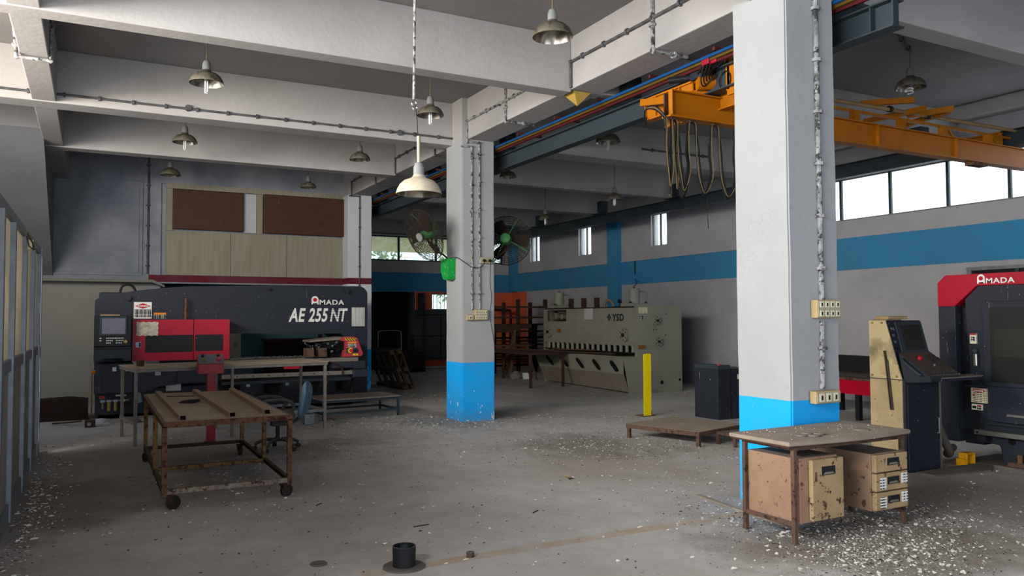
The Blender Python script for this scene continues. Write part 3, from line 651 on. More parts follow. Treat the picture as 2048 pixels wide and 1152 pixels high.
part('buffer_beam', bar(new_bm(), (5.98, 7.75, 4.36), (5.80, 6.95, 4.18), .07, .08), M['crane'], cn)
part('joint_plate', B(5.70, 5.90, 6.98, 7.0, 4.0, 4.25), M['rust_dark'], cn)
part('pipe_rail', tube(new_bm(), [(6.3, 6.86, 4.47), (8, 6.86, 4.475), (12.75, 6.86, 4.52)], .027, 10), M['pipe_tan'], cn, 60)
part('walkway_angle', B(6.3, 12.7, 6.92, 6.96, 4.395, 4.43), M['crane'], cn)
for x in (6.5, 7.6, 8.76, 9.7, 10.62, 11.7): part('post', B(x, x+.11, 6.88, 6.96, 4.265, 4.40), M['crane'], cn)
for x in (10.75, 11.83): part('brace', bar(new_bm(), (x, 6.92, 4.41), (x+.16, 6.92, 4.28), .03, .03), M['crane'], cn)
for p, q in (((9.62, 7.40, 4.46), (9.86, 6.62, 4.50)), ((9.10, 7.05, 4.57), (9.48, 6.52, 4.54)), ((10.40, 7.42, 4.47), (10.34, 6.60, 4.52)), ((10.0, 7.0, 4.50), (10.28, 6.50, 4.52))):
    part('cross_arm', bar(new_bm(), p, q, .06, .075), M['crane'], cn)
for x in (9.42, 10.22): part('pipe_clamp', cyl(new_bm(), (x, 6.86, 4.495), (x+.05, 6.86, 4.495), .045, n=12), M['black'], cn)
part('cross_arm', bar(new_bm(), (5.98, 7.1, 4.27), (6.75, 6.75, 4.42), .05, .08), M['crane'], cn)
part('cross_arm', bar(new_bm(), (6.0, 7.0, 4.27), (6.9, 6.95, 4.30), .05, .05), M['crane'], cn)
part('hoist_plate', B(6.28, 6.9, 6.55, 6.62, 4.26, 4.62, b=.01), M['crane'], cn)
part('hoist_plate', B(6.28, 6.31, 6.3, 6.6, 4.2, 4.55, b=.005), M['crane'], cn)
part('hoist_drum', cyl(new_bm(), (6.15, 6.95, 4.42), (6.65, 6.72, 4.44), .09, n=18), M['crane'], cn, 40)
part('motor', cyl(new_bm(), (5.98, 7.25, 4.50), (6.2, 7.05, 4.52), .045, n=14), M['black'], cn, 40)
part('gearbox', B(6.12, 6.32, 6.85, 7.05, 4.46, 4.58, b=.02), M['dark2'], cn)
for k in range(3):
    part('collector', B(6.03+k*.035, 6.06+k*.035, 6.62-k*.08, 6.74-k*.08, 4.54, 4.64, b=.012), M['collector'], cn)
    part('collector_arm', bar(new_bm(), (6.05+k*.035, 6.68-k*.08, 4.56), (6.15+k*.03, 6.95-k*.05, 4.50), .03, .03), M['black'], cn)
for k in range(7):
    part('control_wire', tube(new_bm(), curve_pts([(6.04+k*.03, 6.7-k*.03, 4.56), (6.08+k*.04, 6.8, 4.40+k*.02), (6.18+k*.05, 6.85, 4.36+.02*(k % 3)), (6.25+k*.03, 6.75, 4.48)]), .008), M['cable_black'], cn)
part('coil', tube(new_bm(), [(6.27, 6.62+.09*math.cos(a*PI/8), 4.38+.10*math.sin(a*PI/8)) for a in range(16)], .008, 6, True), M['cable_black'], cn)
part('lower_block', B(11.25, 11.6, 6.84, 6.97, 3.90, 3.95), M['rust'], cn)
# festoon cable
fs = root('festoon_cable', (6.2, 6.87, 3.9), 'loops of black and tan cable hanging below the crane bridge', 'cable')
hang = [5.60, 5.72, 5.99, 6.33, 6.70, 7.08]
def loop(x0, x1, zb, dx, r, m, y, zt=3.93):
    w_ = x1-x0; e = min(.075, w_*.3)
    pts = [(x0+.01, y, zt), (x0+e*.7, y+.004, zt-.05), (x0+e+dx, y+.005, zt-.3), (x0+e*1.1+dx, y, 3.45), (x0+e*1.5+dx, y, zb+.16), (x0+.5*w_, y, zb), (x1-e*1.1-dx, y, zb+.14), (x1-e*.75-dx, y, 3.42), (x1-e-dx, y, zt-.35), (x1-e*.7, y, zt-.05), (x1-.01, y, zt)]
    part('cable', tube(new_bm(), curve_pts(pts, 5), r), M[m], fs)
for i in range(5):
    a, b = hang[i], hang[i+1]; zb = [3.08, 3.07, 3.10, 3.08, 3.06][i]
    loop(a, b, zb, .0, .010, 'cable_black', 6.87); loop(a, b, zb+.015, .022 if i else .004, .009, 'cable_black', 6.855); loop(a, b, zb+.10*random.random(), -.018, .006, 'cable_tan', 6.845)
loop(5.60, 5.74, 3.06, .01, .009, 'cable_tan', 6.88); loop(5.72, 5.86, 3.15, .0, .008, 'cable_tan', 6.89); loop(5.74, 6.0, 3.05, -.03, .009, 'cable_black', 6.90)
for x in hang[1:5]: part('cable_saddle', B(x-.04, x+.04, 6.84, 6.90, 3.915, 3.948, b=.01), M['rust_dark'], fs)
for k in range(3): part('cable', tube(new_bm(), curve_pts([(5.60+.02*k, 6.87, 3.93), (5.58, 7.0, 4.05+.02*k), (5.75, 7.4, 4.16), (5.98, 7.7, 4.12-.03*k), (6.08, 7.80, 4.2)]), .010), M['cable_tan' if k == 1 else 'cable_black'], fs)
bm = new_bm(); tube(bm, [(6.22, 6.87, 3.09), (6.22, 6.88, 2.9), (6.225, 6.87, 2.72)], .004)
solo('hanging_string', bm, M['cable_black'], 'thin string dangling below the last loop of crane cable', 'string', loc=(6.22, 6.87, 2.72))

# ================================================================== FANS
def fan(c, axis, R, lab, box_at, arm):
    """c: centre of the cage, axis: unit vector the fan blows along."""
    ax = Vector(axis).normalized(); Q = ax.to_track_quat('Z', 'Y').to_matrix().to_4x4(); T = Matrix.Translation(c) @ Q
    r_ = root('wall_fan', box_at, lab, 'fan', 'wall fans on the middle pillar')
    bm = new_bm()
    def ring(rr, z, t=.0036, n=40): tube(bm, [T @ Vector((rr*math.cos(2*PI*k/n), rr*math.sin(2*PI*k/n), z)) for k in range(n)], t, 4, True)
    prof = lambda rr: .085*(1-(rr/R)**2.5)
    for k in range(11):
        rr = R*(.20+.80*k/10); ring(rr, .02+prof(rr)); ring(rr, -.02-prof(rr))
    ring(R, 0, .005)
    for k in range(30):
        a = 2*PI*k/30
        for sg in (1, -1): tube(bm, [T @ Vector((rr*math.cos(a), rr*math.sin(a), sg*(.02+prof(rr)))) for rr in (R*.2, R*.45, R*.7, R*.88, R)], .003, 4)
    part('wire_guard', bm, M['cage'], r_)
    bm = new_bm()
    for k in range(4):
        a = 2*PI*k/4+.5; tube(bm, [T @ Vector((rr*math.cos(a), rr*math.sin(a), -.03-prof(rr))) for rr in (R*.1, R*.4, R*.7, R*.9, R)], .008, 5)
    part('guard_stay', bm, M['green_dull'], r_)
    part('hub_disc', lathe(new_bm(), [(0, .125), (.07, .12), (.075, .10), (0, .10)], n=20, M=T), M['lamp_neck'], r_, 50)
    for k in range(3):
        a = 2*PI*k/3+.9; bm = new_bm(); prev = None
        for i in range(8):
            t = i/7; rr = .05+(R*.86-.05)*t; w_ = .035+.075*math.sin(PI*min(1, t*.62+.12)); tw = .6-.35*t
            p = [T @ (Matrix.Rotation(a+.25*t, 4, 'Z') @ Vector((rr, s_*w_*math.cos(tw), s_*w_*math.sin(tw)*.7))) for s_ in (-1, 0, 1)]
            row = [bm.verts.new(q) for q in p]
            if prev:
                for j in range(2): bm.faces.new((prev[j], prev[j+1], row[j+1], row[j]))
            prev = row
        bmesh.ops.solidify(bm, geom=bm.faces[:], thickness=.004)
        part('blade', bm, M['blade'], r_, 60)
    part('motor', lathe(new_bm(), [(0, .03), (.08, .02), (.105, -.05), (.10, -.15), (.085, -.22), (0, -.25)], n=22, M=T), M['green_dull'], r_, 50)
    part('yoke', tube(new_bm(), curve_pts(arm, 6), .017, 8), M['rust_dark'], r_, 60)
    return r_
lf = fan((4.86, 12.22, 3.09), (-.88, -.22, -.42), .45, 'green tilted wall fan on the left side of the middle pillar', (5.31, 12.25, 2.36),
    [(5.02, 12.32, 3.08), (5.06, 12.35, 2.96), (5.10, 12.35, 2.86), (5.24, 12.3, 2.78), (5.31, 12.26, 2.70)])
part('bracket_box', prism(new_bm(), [(12.10, 2.71), (12.42, 2.71), (12.42, 2.50), (12.34, 2.37), (12.16, 2.34), (12.10, 2.36)], 'x', 5.24, 5.378, .008), M['green'], lf)
rf = fan((6.43, 12.25, 3.07), (.55, .80, -.12), .44, 'green wall fan seen from behind, right of the middle pillar', (6.02, 12.25, 2.5),
    [(6.41, 12.17, 3.02), (6.37, 12.15, 2.90), (6.25, 12.2, 2.80), (6.10, 12.25, 2.72), (6.03, 12.25, 2.70)])
part('bracket_box', B(5.99, 6.08, 12.12, 12.4, 2.40, 2.72, b=.01), M['green'], rf)

# ================================================================== PUNCHING MACHINE (left, back)
pm = root('punching_machine', (2.4, 15.9, 0), 'long charcoal turret punching machine with red doors by the back left wall', 'machine')
prof = [(.03, .96), (.03, 2.05), (.16, 2.14), (.9, 2.25), (1.5, 2.31), (3.0, 2.35), (4.78, 2.36), (4.87, 2.32), (4.93, 2.24), (4.935, .02), (4.52, .02), (4.54, 1.20), (4.50, 1.30), (4.38, 1.405), (2.2, 1.435), (2.2, .96)]
part('frame', prism(new_bm(), prof, 'y', 15.5, 16.9, .012), M['dark'], pm)
part('turret_seam', B(.84, .85, 15.49, 15.50, 1.99, 2.23), M['gun'], pm)
part('rear_case', B(.10, .9, 15.9, 16.7, 2.1, 2.20, b=.02), M['dark2'], pm)
part('cable_loop', tube(new_bm(), curve_pts([(.42, 15.9, 2.15), (.46, 15.9, 2.30), (.55, 15.9, 2.34), (.64, 15.9, 2.30), (.70, 15.9, 2.18)]), .022, 8), M['cable_black'], pm)
for x, z, r in ((.54, 2.09, .055), (2.96, 2.28, .028), (4.49, 2.25, .05)): part('lifting_boss', cyl(new_bm(), (x, 15.5, z), (x, 15.43, z), r, n=20), M['dark'], pm, 40)
for x, z in ((2.45, 2.0), (2.45, 1.84), (2.75, 2.03), (2.75, 1.85)): part('bolt', cyl(new_bm(), (x, 15.5, z), (x, 15.488, z), .014, n=8), M['dark'], pm)
# red doors
def door_frame(x0, x1, wx0, wx1, wz0, wz1, par, y0=14.9, y1=15.48, z0=.99, z1=1.70):
    bm = new_bm(); box(bm, x0, x1, y0, y0+.03, wz1, z1); box(bm, x0, x1, y0, y0+.03, z0, wz0); box(bm, x0, wx0, y0, y0+.03, wz0, wz1); box(bm, wx1, x1, y0, y0+.03, wz0, wz1)
    box(bm, x0, x1, y0+.03, y1, z1-.03, z1)
    o = part('door', bm, M['red'], par); part('door_window', B(wx0, wx1, y0+.01, y0+.02, wz0, wz1), M['glassdark'], o); return o
d1 = door_frame(.60, 1.57, .80, 1.565, 1.13, 1.43, pm); d2 = door_frame(1.58, 2.175, 1.60, 2.07, 1.14, 1.43, pm)
part('side_cover', B(2.145, 2.17, 14.93, 15.5, .99, 1.68), M['red'], pm)
part('side_cover', B(.60, .62, 14.93, 15.5, .99, 1.68), M['red'], pm)
part('latch', B(.645, .74, 14.885, 14.90, 1.22, 1.32, b=.004), M['alu'], d1, label='grey recessed latch')
part('latch_slot', B(.70, .73, 14.88, 14.886, 1.235, 1.305), M['blackprint'], pm)
bm = new_bm(); bmesh.ops.create_grid(bm, x_segments=14, y_segments=9, size=.5)
for v in bm.verts:
    x_, y_ = v.co.x, v.co.y; v.co = Vector((.66+(x_+.5)*.34+.006*math.sin(y_*19), 14.892-.010*random.random(), 1.425+(y_+.5)*.235+.006*math.sin(x_*23)))
part('taped_film', bm, M['film'], d1, label='crinkled clear film taped over the corner')
# console
cs = part('control_console', B(.02, .58, 14.72, 15.3, 1.25, 1.77, b=.012), M['black'], pm)
part('screen_bezel', B(.10, .51, 14.70, 14.72, 1.43, 1.76, b=.008), M['gun'], cs)
part('screen', B(.135, .485, 14.694, 14.701, 1.465, 1.725), M['screen'], cs, label='grey reflecting screen')
part('keypad_panel', B(.06, .56, 14.705, 14.722, 1.265, 1.42), M['black'], cs)
for j, (z, n0, n1) in enumerate(((1.395, 6, 5), (1.355, 4, 5), (1.315, 3, 4))):
    for i in range(n0): part('key', B(.20+i*.026, .218+i*.026, 14.698, 14.706, z-.008, z+.008), M['white'], cs)
    for i in range(n1): part('key', B(.345+i*.024, .36+i*.024, 14.698, 14.706, z-.008, z+.008), M['white'], cs)
for z in (1.395, 1.355): part('key', B(.10, .13, 14.698, 14.706, z-.008, z+.008), M['white'], cs)
part('emergency_button', cyl(new_bm(), (.49, 14.705, 1.335), (.49, 14.67, 1.335), .032, .026, 18), M['brass'], cs, 40)
part('keyboard_drawer', prism(new_bm(), [(.02, 1.22), (.58, 1.22), (.58, 1.02), (.47, 1.0), (.45, 1.055), (.14, 1.055), (.10, 1.0), (.02, 1.0)], 'y', 14.72, 15.3, .006), M['dark2'], cs)
part('shelf', B(.02, .58, 14.68, 15.3, 1.225, 1.245), M['black'], cs)
part('paper_strip', B(.11, .40, 14.76, 14.86, 1.77, 1.79), M['book'], cs, label='tan notebook edge')
# lower cabinets
part('cabinet', B(.03, .62, 14.88, 15.6, .46, .965, b=.01), M['dark'], pm)
part('cabinet', prism(new_bm(), [(.62, .88), (1.30, .88), (1.30, .56), (1.05, .55), (.85, .47), (.62, .46)], 'y', 14.92, 15.6), M['dark'], pm)
part('cabinet', B(1.31, 1.93, 14.92, 15.6, .58, .86), M['dark'], pm)
part('cabinet', B(1.98, 2.6, 15.0, 15.6, .62, .84), M['dark2'], pm)
part('base', prism(new_bm(), [(.05, .46), (4.5, .62), (4.5, .25), (4.2, .08), (.05, .08)], 'y', 15.15, 16.5), M['dark2'], pm)
part('plinth', B(.1, 4.6, 15.4, 16.4, 0, .09), M['void'], pm)
part('cabinet_handle', bar(new_bm(), (.115, 14.87, .80), (.115, 14.87, .64), .012), M['gun'], pm)
for x in (.33, .53): part('sticker', B(x-.03, x+.03, 14.872, 14.88, .83, .90), M['label'], pm)
part('yellow_sticker', B(1.12, 1.26, 14.905, 14.92, .825, .87), M['yellowprint'], pm)
part('brown_sticker', B(1.30, 1.43, 14.905, 14.92, .825, .865), M['brownplate'], pm)
part('round_sticker', B(1.15, 1.40, 15.13, 15.15, .44, .56, b=.01), M['white'], pm)
part('small_box', B(.96, 1.05, 14.87, 14.92, .74, .80), M['alu'], pm)
bm = new_bm()
for i, (x, z0, z1, m) in enumerate(((.26, .16, .30, 'brass'), (.36, .16, .30, 'brass'), (.165, .20, .30, 'brass'))):
    part('filter_bowl', cyl(new_bm(), (x, 15.02, z0), (x, 15.02, z1), .028 if i < 2 else .013, n=12), M[m], pm)
    part('filter_head', B(x-.035, x+.035, 14.98, 15.06, z1, z1+.05, b=.005), M['alu'], pm)
part('air_manifold', cyl(new_bm(), (.12, 15.02, .33), (.56, 15.02, .33), .018), M['alu'], pm)
part('knob', cyl(new_bm(), (.47, 15.02, .33), (.47, 14.96, .33), .03), M['chrome'], pm)
part('red_valve', B(.11, .20, 14.99, 15.04, .37, .42), M['red_dim'], pm)
part('tag_plate', B(.36, .52, 14.99, 15.0, .40, .43), M['label'], pm)
part('air_hose', tube(new_bm(), curve_pts([(.5, 14.9, .0), (.42, 15.0, .10), (.45, 15.05, .22), (.62, 15.0, .30)]), .012), M['cable_black'], pm)
part('motor_can', cyl(new_bm(), (.74, 15.0, .28), (.70, 15.0, .50), .045, n=16), M['galv'], pm)
# worktable with bed, carriage, clamps
part('table_bed', B(1.9, 4.45, 14.55, 15.45, .90, .975, b=.005), M['steel_dusty'], pm)
part('brush_table', B(2.15, 3.7, 14.6, 15.4, .975, .99), M['dark2'], pm)
for k in range(5): part('bed_groove', B(2.2, 3.7, 14.68+k*.15, 14.69+k*.15, .99, .994), M['black'], pm)
part('cross_slide', B(2.0, 4.35, 14.5, 14.56, .66, .73), M['steel_dusty'], pm)
part('cross_slide', B(2.0, 4.3, 14.52, 14.6, .55, .60), M['dark2'], pm)
for k in range(8): part('slide_bolt', cyl(new_bm(), (2.25+k*.27, 14.5, .695), (2.25+k*.27, 14.49, .695), .012, n=8), M['black'], pm)
for x in (2.2, 2.9, 3.6, 4.25): part('slide_bracket', prism(new_bm(), [(x-.1, .55), (x+.14, .55), (x+.08, .34), (x-.05, .34)], 'y', 14.6, 15.1), M['void'], pm)
for x in (2.42, 3.1, 3.8): part('slide_nut', B(x, x+.06, 14.56, 14.6, .50, .56), M['galv'], pm)
part('slide_end', B(3.95, 4.35, 14.5, 14.9, .78, .90, b=.01), M['dark'], pm)
part('slide_end', B(4.32, 4.62, 14.45, 14.7, .60, .74, b=.01), M['dark'], pm)
part('slide_end', B(4.35, 4.58, 14.5, 14.8, .76, .90, b=.01), M['dark2'], pm)
part('drive_wire', tube(new_bm(), curve_pts([(4.3, 14.5, .56), (4.2, 14.45, .42), (4.4, 14.42, .36), (4.62, 14.45, .50), (4.7, 14.5, .68), (4.55, 14.5, .95)]), .008), M['cable_black'], pm)
for dx, m in ((0, 'red_rail'), (.02, 'cable_black')): part('drive_wire', tube(new_bm(), curve_pts([(3.85, 14.5, .92), (4.0+dx, 14.48, .86), (4.1+dx, 14.47, .78), (4.12+dx, 14.46, .66)]), .008), M[m], pm)
hd = part('carriage_head', prism(new_bm(), [(4.12, 1.345), (4.18, 1.365), (4.36, 1.36), (4.42, 1.33), (4.53, 1.04), (4.50, .995), (4.14, .985), (4.145, 1.10), (4.19, 1.12), (4.19, 1.28), (4.12, 1.285)], 'y', 14.5, 14.62, .006), M['red_dim'], pm, label='faded red control head')
part('head_shell', prism(new_bm(), [(3.55, 1.30), (4.16, 1.36), (4.36, 1.35), (4.36, 1.32), (3.55, 1.27)], 'y', 14.62, 15.2), M['steel_dusty'], pm)
part('head_body', B(3.8, 4.2, 14.65, 15.2, .99, 1.30, b=.01), M['void'], pm)
part('stripe_label', prism(new_bm(), [(4.165, 1.345), (4.38, 1.34), (4.40, 1.285), (4.20, 1.29)], 'y', 14.492, 14.5), M['hazard'], hd)
part('caution_label', B(4.235, 4.40, 14.49, 14.5, 1.165, 1.27), M['label_black'], hd)
part('caution_header', B(4.235, 4.40, 14.486, 14.49, 1.235, 1.27), M['orangeprint'], hd)
part('switch_plate', B(4.20, 4.43, 14.485, 14.5, 1.06, 1.15), M['gun'], hd)
part('button_ring', cyl(new_bm(), (4.28, 14.485, 1.105), (4.28, 14.47, 1.105), .048, n=20), M['yellowprint'], hd)
part('stop_button', cyl(new_bm(), (4.285, 14.47, 1.105), (4.285, 14.43, 1.105), .032, n=20), M['redprint'], hd)
part('selector_knob', cyl(new_bm(), (4.37, 14.485, 1.11), (4.37, 14.45, 1.11), .025, n=14), M['black'], hd)
part('arrow_label', B(4.33, 4.43, 14.485, 14.5, 1.01, 1.045), M['yellowprint'], hd)
lettering('Y', .035, M['blackprint'], hd, (4.37, 14.483, 1.015), FRONT, .001)
for x0, x1 in ((3.45, 3.59), (3.68, 3.83)): part('sheet_clamp', B(x0, x1, 14.45, 14.7, 1.0, 1.16, b=.008), M['rust_brown'], pm)
for k in range(30):
    x = random.uniform(3.45, 4.12); z = random.uniform(1.10, 1.26); y = random.uniform(14.48, 14.62)
    part('clamp_fitting', cyl(new_bm(), (x, y, z), (x+random.uniform(-.05, .05), y+random.uniform(-.04, .04), z+random.uniform(-.03, .04)), random.uniform(.008, .022), n=8), M[random.choice(['chrome', 'black', 'galv', 'void'])], pm)
part('post_pipe', cyl(new_bm(), (1.485, 15.35, 1.69), (1.485, 15.35, 2.08), .027, n=12), M['rust'], pm, label='rusty upright pipe')
part('edge_tool', B(3.05, 3.38, 14.44, 14.5, .80, .90), M['red'], pm, label='red cover under the table edge')
# printing on the frame
yf = 15.494
def amada(par, x, z, size, white, face, dotm, back, m=None):
    """arched A with a dot, then MADA; face FRONT writes along +x, SIDE along -y."""
    def P(u, w, d=0): return (x[0]+u, x[1]-d, z+w) if face is FRONT else (x[0]-d, x[1]-u, z+w)
    h = size; bm = new_bm(); pts = [(0, 0)]+[(h*.45-h*.45*math.cos(a), h*.62+h*.45*math.sin(a)) for a in [PI*k/14 for k in range(15)]]+[(h*.9, 0), (h*.72, 0), (h*.72, h*.16), (h*.18, h*.16), (h*.18, 0)]
    vs = [bm.verts.new(P(u, w, .002)) for u, w in pts]; bm.faces.new(vs); bmesh.ops.triangulate(bm, faces=bm.faces[:]); part('logo_arch', bm, white, par)
    bm = new_bm(); bm.faces.new([bm.verts.new(P(h*.45+h*.25*math.cos(a), h*.60+h*.25*math.sin(a), .004)) for a in [2*PI*k/20 for k in range(20)]]); part('logo_dot', bm, dotm, par)
    lettering('MADA', h*.86, white, par, P(h*.98, 0, .002), face, .018*h, 0, 1.12, 1.22, 'brand_letter')
amada(pm, (3.79, yf), 1.985, .155, M['white'], FRONT, M['redprint'], None)
lettering('AE 255', .36, M['white'], pm, (3.36, yf, 1.655), FRONT, .010, .22, 1.08, .655, 'model_letter')
lettering('NT', .36, M['white'], pm, (4.15, yf, 1.655), FRONT, .008, .22, .92, .68, 'model_letter')
for k in range(5): part('letter_stripe', B(4.12, 4.42, yf-.004, yf-.002, 1.70+k*.045, 1.708+k*.045), M['dark'], pm)
wl = part('warning_plate', B(.64, .93, 15.48, 15.5, 1.72, 2.015, b=.004), M['white'], pm)
bm = new_bm(); bm.faces.new([bm.verts.new(p) for p in ((.655, 15.478, 1.945), (.785, 15.478, 1.895), (.915, 15.478, 1.945), (.785, 15.478, 1.995))]); part('red_diamond', bm, M['redprint'], wl)
lettering('WARNING', .045, M['white'], wl, (.785, 15.476, 1.93), FRONT, .001, 0, 1, .82, 'warning_word', 'CENTER')
part('text_block', B(.652, .918, 15.477, 15.48, 1.745, 1.885), M['label_black'], wl)
cl = part('caution_plate', B(.965, 1.165, 15.488, 15.5, 1.72, 1.825), M['label_black'], pm); part('caution_header', B(.965, 1.165, 15.485, 15.488, 1.79, 1.825), M['orangeprint'], cl)
part('notice_sheet', B(4.60, 4.87, 15.488, 15.498, 1.55, 1.93), M['label_fine'], pm, label='weathered white notice sheet')

# ---------------------------------------------------- long steel table in front of it
rz = math.atan2(.39, 2.695)
tb = root('steel_table', (.525, 11.80, 0), 'long high steel table in front of the red machine doors', 'table', rz=rz)
def L(*a, **k): return box(new_bm(), *a, **k)
for nm, x, y in (('leg', 0, 0), ('leg', .02, 1.05), ('leg', 2.70, 0), ('leg', 2.72, 1.05), ('leg', 1.28, -.25+.25), ('leg', 1.35, 1.05)): part(nm, L(x-.02, x+.02, y-.02, y+.02, 0, 1.0, b=.003), M['steel_dusty'], tb, local=True)
for y in (0, 1.05): part('apron', L(-.02, 2.74, y-.02, y+.02, .985, 1.03, b=.003), M['steel_dusty'], tb, local=True)
for x in (0, 1.3, 2.72): part('cross_rail', L(x-.02, x+.02, .02, 1.03, .985, 1.03), M['steel_dusty'], tb, local=True)
for y in (0, 1.05): part('stretcher', L(1.3, 2.70, y-.018, y+.018, .27, .31), M['galv'], tb, local=True)
for x in (0, 2.71): part('stretcher', L(x-.018, x+.018, .02, 1.03, .27, .31), M['steel_dusty'], tb, local=True)
part('stretcher', L(.02, 1.3, 1.03, 1.06, .25, .28), M['steel_dusty'], tb, local=True)
part('tabletop', L(-.03, 2.75, -.03, 1.08, 1.03, 1.045, b=.002), M['dustboard'], tb, local=True)
def on(par, x, y, z): return ROOTS[par.name] @ Vector((x, y, z))
p = on(tb, 2.0, .5, 1.06)
solo('sheet_offcut', box(new_bm(), -.75, .95, -.35, .35, 0, .012, M=Matrix.Translation(on(tb, 1.75, .5, 1.046)) @ Matrix.Rotation(rz+.03, 4, 'Z')), M['dustboard'], 'dusty sheet lying on the right half of the long steel table', 'sheet')
p = on(tb, .14, .45, 1.046)
o = solo('tin_can', lathe(new_bm(), [(0, 0), (.05, 0), (.052, .08), (.047, .082), (.045, .01), (0, .01)], n=18), M['rust_dark'], 'dark empty tin can on the left end of the long steel table', 'can', smooth=40); o.location = p; ROOTS[o.name] = Matrix.Translation(p)
p = on(tb, 1.32, .25, 1.046)
o = solo('crumpled_rag', new_bm(), None, 'small tan rag on the long steel table beside the red control pedestal', 'rag')
bm = new_bm(); bmesh.ops.create_icosphere(bm, subdivisions=3, radius=.07)
from mathutils import noise as mn
for v in bm.verts: v.co.z = max(0, v.co.z*.35)+0; v.co *= 1+.35*mn.noise(v.co*30)
for v in bm.verts: v.co.z = max(0, v.co.z)
o.data = mesh('crumpled_rag', bm, M['book']); o.location = p

# red control pedestal
rp = root('control_pedestal', (1.47, 11.6, 0), 'red pedestal with a slanted two-button box, behind the rusty trolley', 'control pedestal')
part('post', B(1.405, 1.515, 11.57, 11.67, .01, .97), M['redpost'], rp); part('foot_plate', B(1.38, 1.54, 11.5, 11.72, 0, .012), M['redpost'], rp)
part('control_box', prism(new_bm(), [(11.50, .955), (11.50, 1.09), (11.66, 1.21), (11.70, 1.21), (11.70, .955)], 'x', 1.28, 1.61, .006), M['redpost'], rp)
A_ = Matrix.Translation((1.445, 11.58, 1.152)) @ Matrix.Rotation(math.atan2(.12, .16), 4, 'X')
part('face_plate', box(new_bm(), -.163, .163, -.098, .098, 0, .006, M=A_), M['alu'], rp)
for x, y, m, r in ((-.10, .05, 'black', .02), (-.10, -.04, 'brass', .022), (.10, .05, 'black', .02), (.10, -.03, 'red_dim', .034)):
    part('push_button', cyl(new_bm(), A_ @ Vector((x, y, .006)), A_ @ Vector((x, y, .04)), r, n=16), M[m], rp)

# ---------------------------------------------------- rusty wheeled table
X0_, X1_, Y0_, Y1_ = .58, 1.68, 7.70, 10.75
tr = root('wheeled_table', (1.13, 9.2, 0), 'rusty steel workshop table on castors in the left foreground', 'table')
for x in (X0_, X1_):
    for y in (Y0_, 8.95 if x > 1 else 8.85, Y1_-.3 if x < 1 else Y1_-.35): part('leg', B(x-.022, x+.022, y-.022, y+.022, .12, .745, b=.003), M['rust' if y < 8 else 'ochre_rust'], tr)
for x in (X0_, X1_): part('side_rail', B(x-.022, x+.022, Y0_, Y1_, .735, .78, b=.003), M['rust'], tr)
part('front_rail', B(X0_-.02, X1_+.02, Y0_-.022, Y0_+.022, .73, .782, b=.003), M['rust'], tr); part('back_rail', B(X0_, X1_, Y1_-.03, Y1_, .74, .78), M['rust'], tr)
for x in (X0_, X1_): part('lower_rail', B(x-.02, x+.02, Y0_, Y1_-.3, .145, .185, b=.003), M['rust_dark'], tr)
part('lower_rail', B(X0_, X1_, Y0_-.02, Y0_+.02, .14, .185, b=.003), M['crust'], tr, label='white crusted front rail')
part('lower_rail', B(X0_, X1_, 8.87, 8.91, .145, .185, b=.003), M['ochre_rust'], tr)
part('lower_rail', B(X0_, X1_, 10.38, 10.42, .145, .185, b=.003), M['rust_dark'], tr)
bm = B(X0_+.01, X1_-.01, Y0_+.04, Y1_-.02, .772, .782); part('tabletop', bm, M['dustboard'], tr)
def castor(x, y, par, R=.058, rot=.3, zt=.14):
    f = part('castor_fork', B(x-.035, x+.035, y-.035, y+.035, zt-.02, zt), M['rust_dark'], par)
    dx, dy = math.cos(rot), math.sin(rot); c = Vector((x+dx*.04, y+dy*.04, R)); n_ = Vector((-dy, dx, 0))
    for s_ in (-1, 1): part('fork_plate', bar(new_bm(), c+n_*.026*s_, Vector((x, y, zt-.02))+n_*.026*s_, .006, .04), M['rust_dark'], f)
    part('castor_wheel', cyl(new_bm(), c-n_*.019, c+n_*.019, R, n=22), M['rubber'], f, 40)
castor(.62, 7.72, tr, .062, -.3); castor(1.63, 7.74, tr, .058, .4); castor(1.64, 10.32, tr, .058, 1.2); castor(.6, 10.38, tr, .058, 2)
for x0, x1, y0, y1, w_ in ((.735, .715, 7.75, 10.55, 'left'), (1.17, 1.14, 7.78, 10.6, 'middle'), (1.50, 1.57, 7.85, 10.55, 'right')):
    bm = new_bm(); Lv = Vector((x1-x0, y1-y0, 0)); d = Lv.normalized(); n_ = Vector((-d.y, d.x, 0)); w = .028; t = .003
    p0 = Vector((x0, y0, .783+.022)); p1 = Vector((x1, y1, .783+.022))
    for a, b in (((-w, 0), (t, .044)), ((w, 0), (t, .044))): bar(bm, p0+n_*a[0], p1+n_*a[0], t*2, .044)
    for s_ in (-1, 1): bar(bm, p0+Vector((0, 0, s_*.021)), p1+Vector((0, 0, s_*.021)), w*2, .003)
    solo('square_tube', bm, M['dust_tube'], w_+' one of three dusty square steel tubes lying on the wheeled table', 'tube', 'steel tubes on the wheeled table', loc=p0)
bm = new_bm()
for k in range(5): tube(bm, curve_pts([(.84+.01*k, 9.35+.02*k, .790), (.98, 9.22+.03*k, .796+.004*k), (1.06, 9.35, .80+.004*k), (1.0, 9.55-.02*k, .796), (.88, 9.50, .79)]), .005, 5)
solo('wire_bundle', bm, M['cable_black'], 'small bundle of dark wire lying on the wheeled table', 'wire', loc=(.95, 9.4, .785))
bm = new_bm(); box(bm, -.16, .16, -.015, .015, 0, .006, M=Matrix.Translation((.93, 10.15, .784)) @ Matrix.Rotation(-.3, 4, 'Z'))
solo('metal_strip', bm, M['rust_dark'], 'thin dark metal strip on the wheeled table behind the wire bundle', 'metal strip')

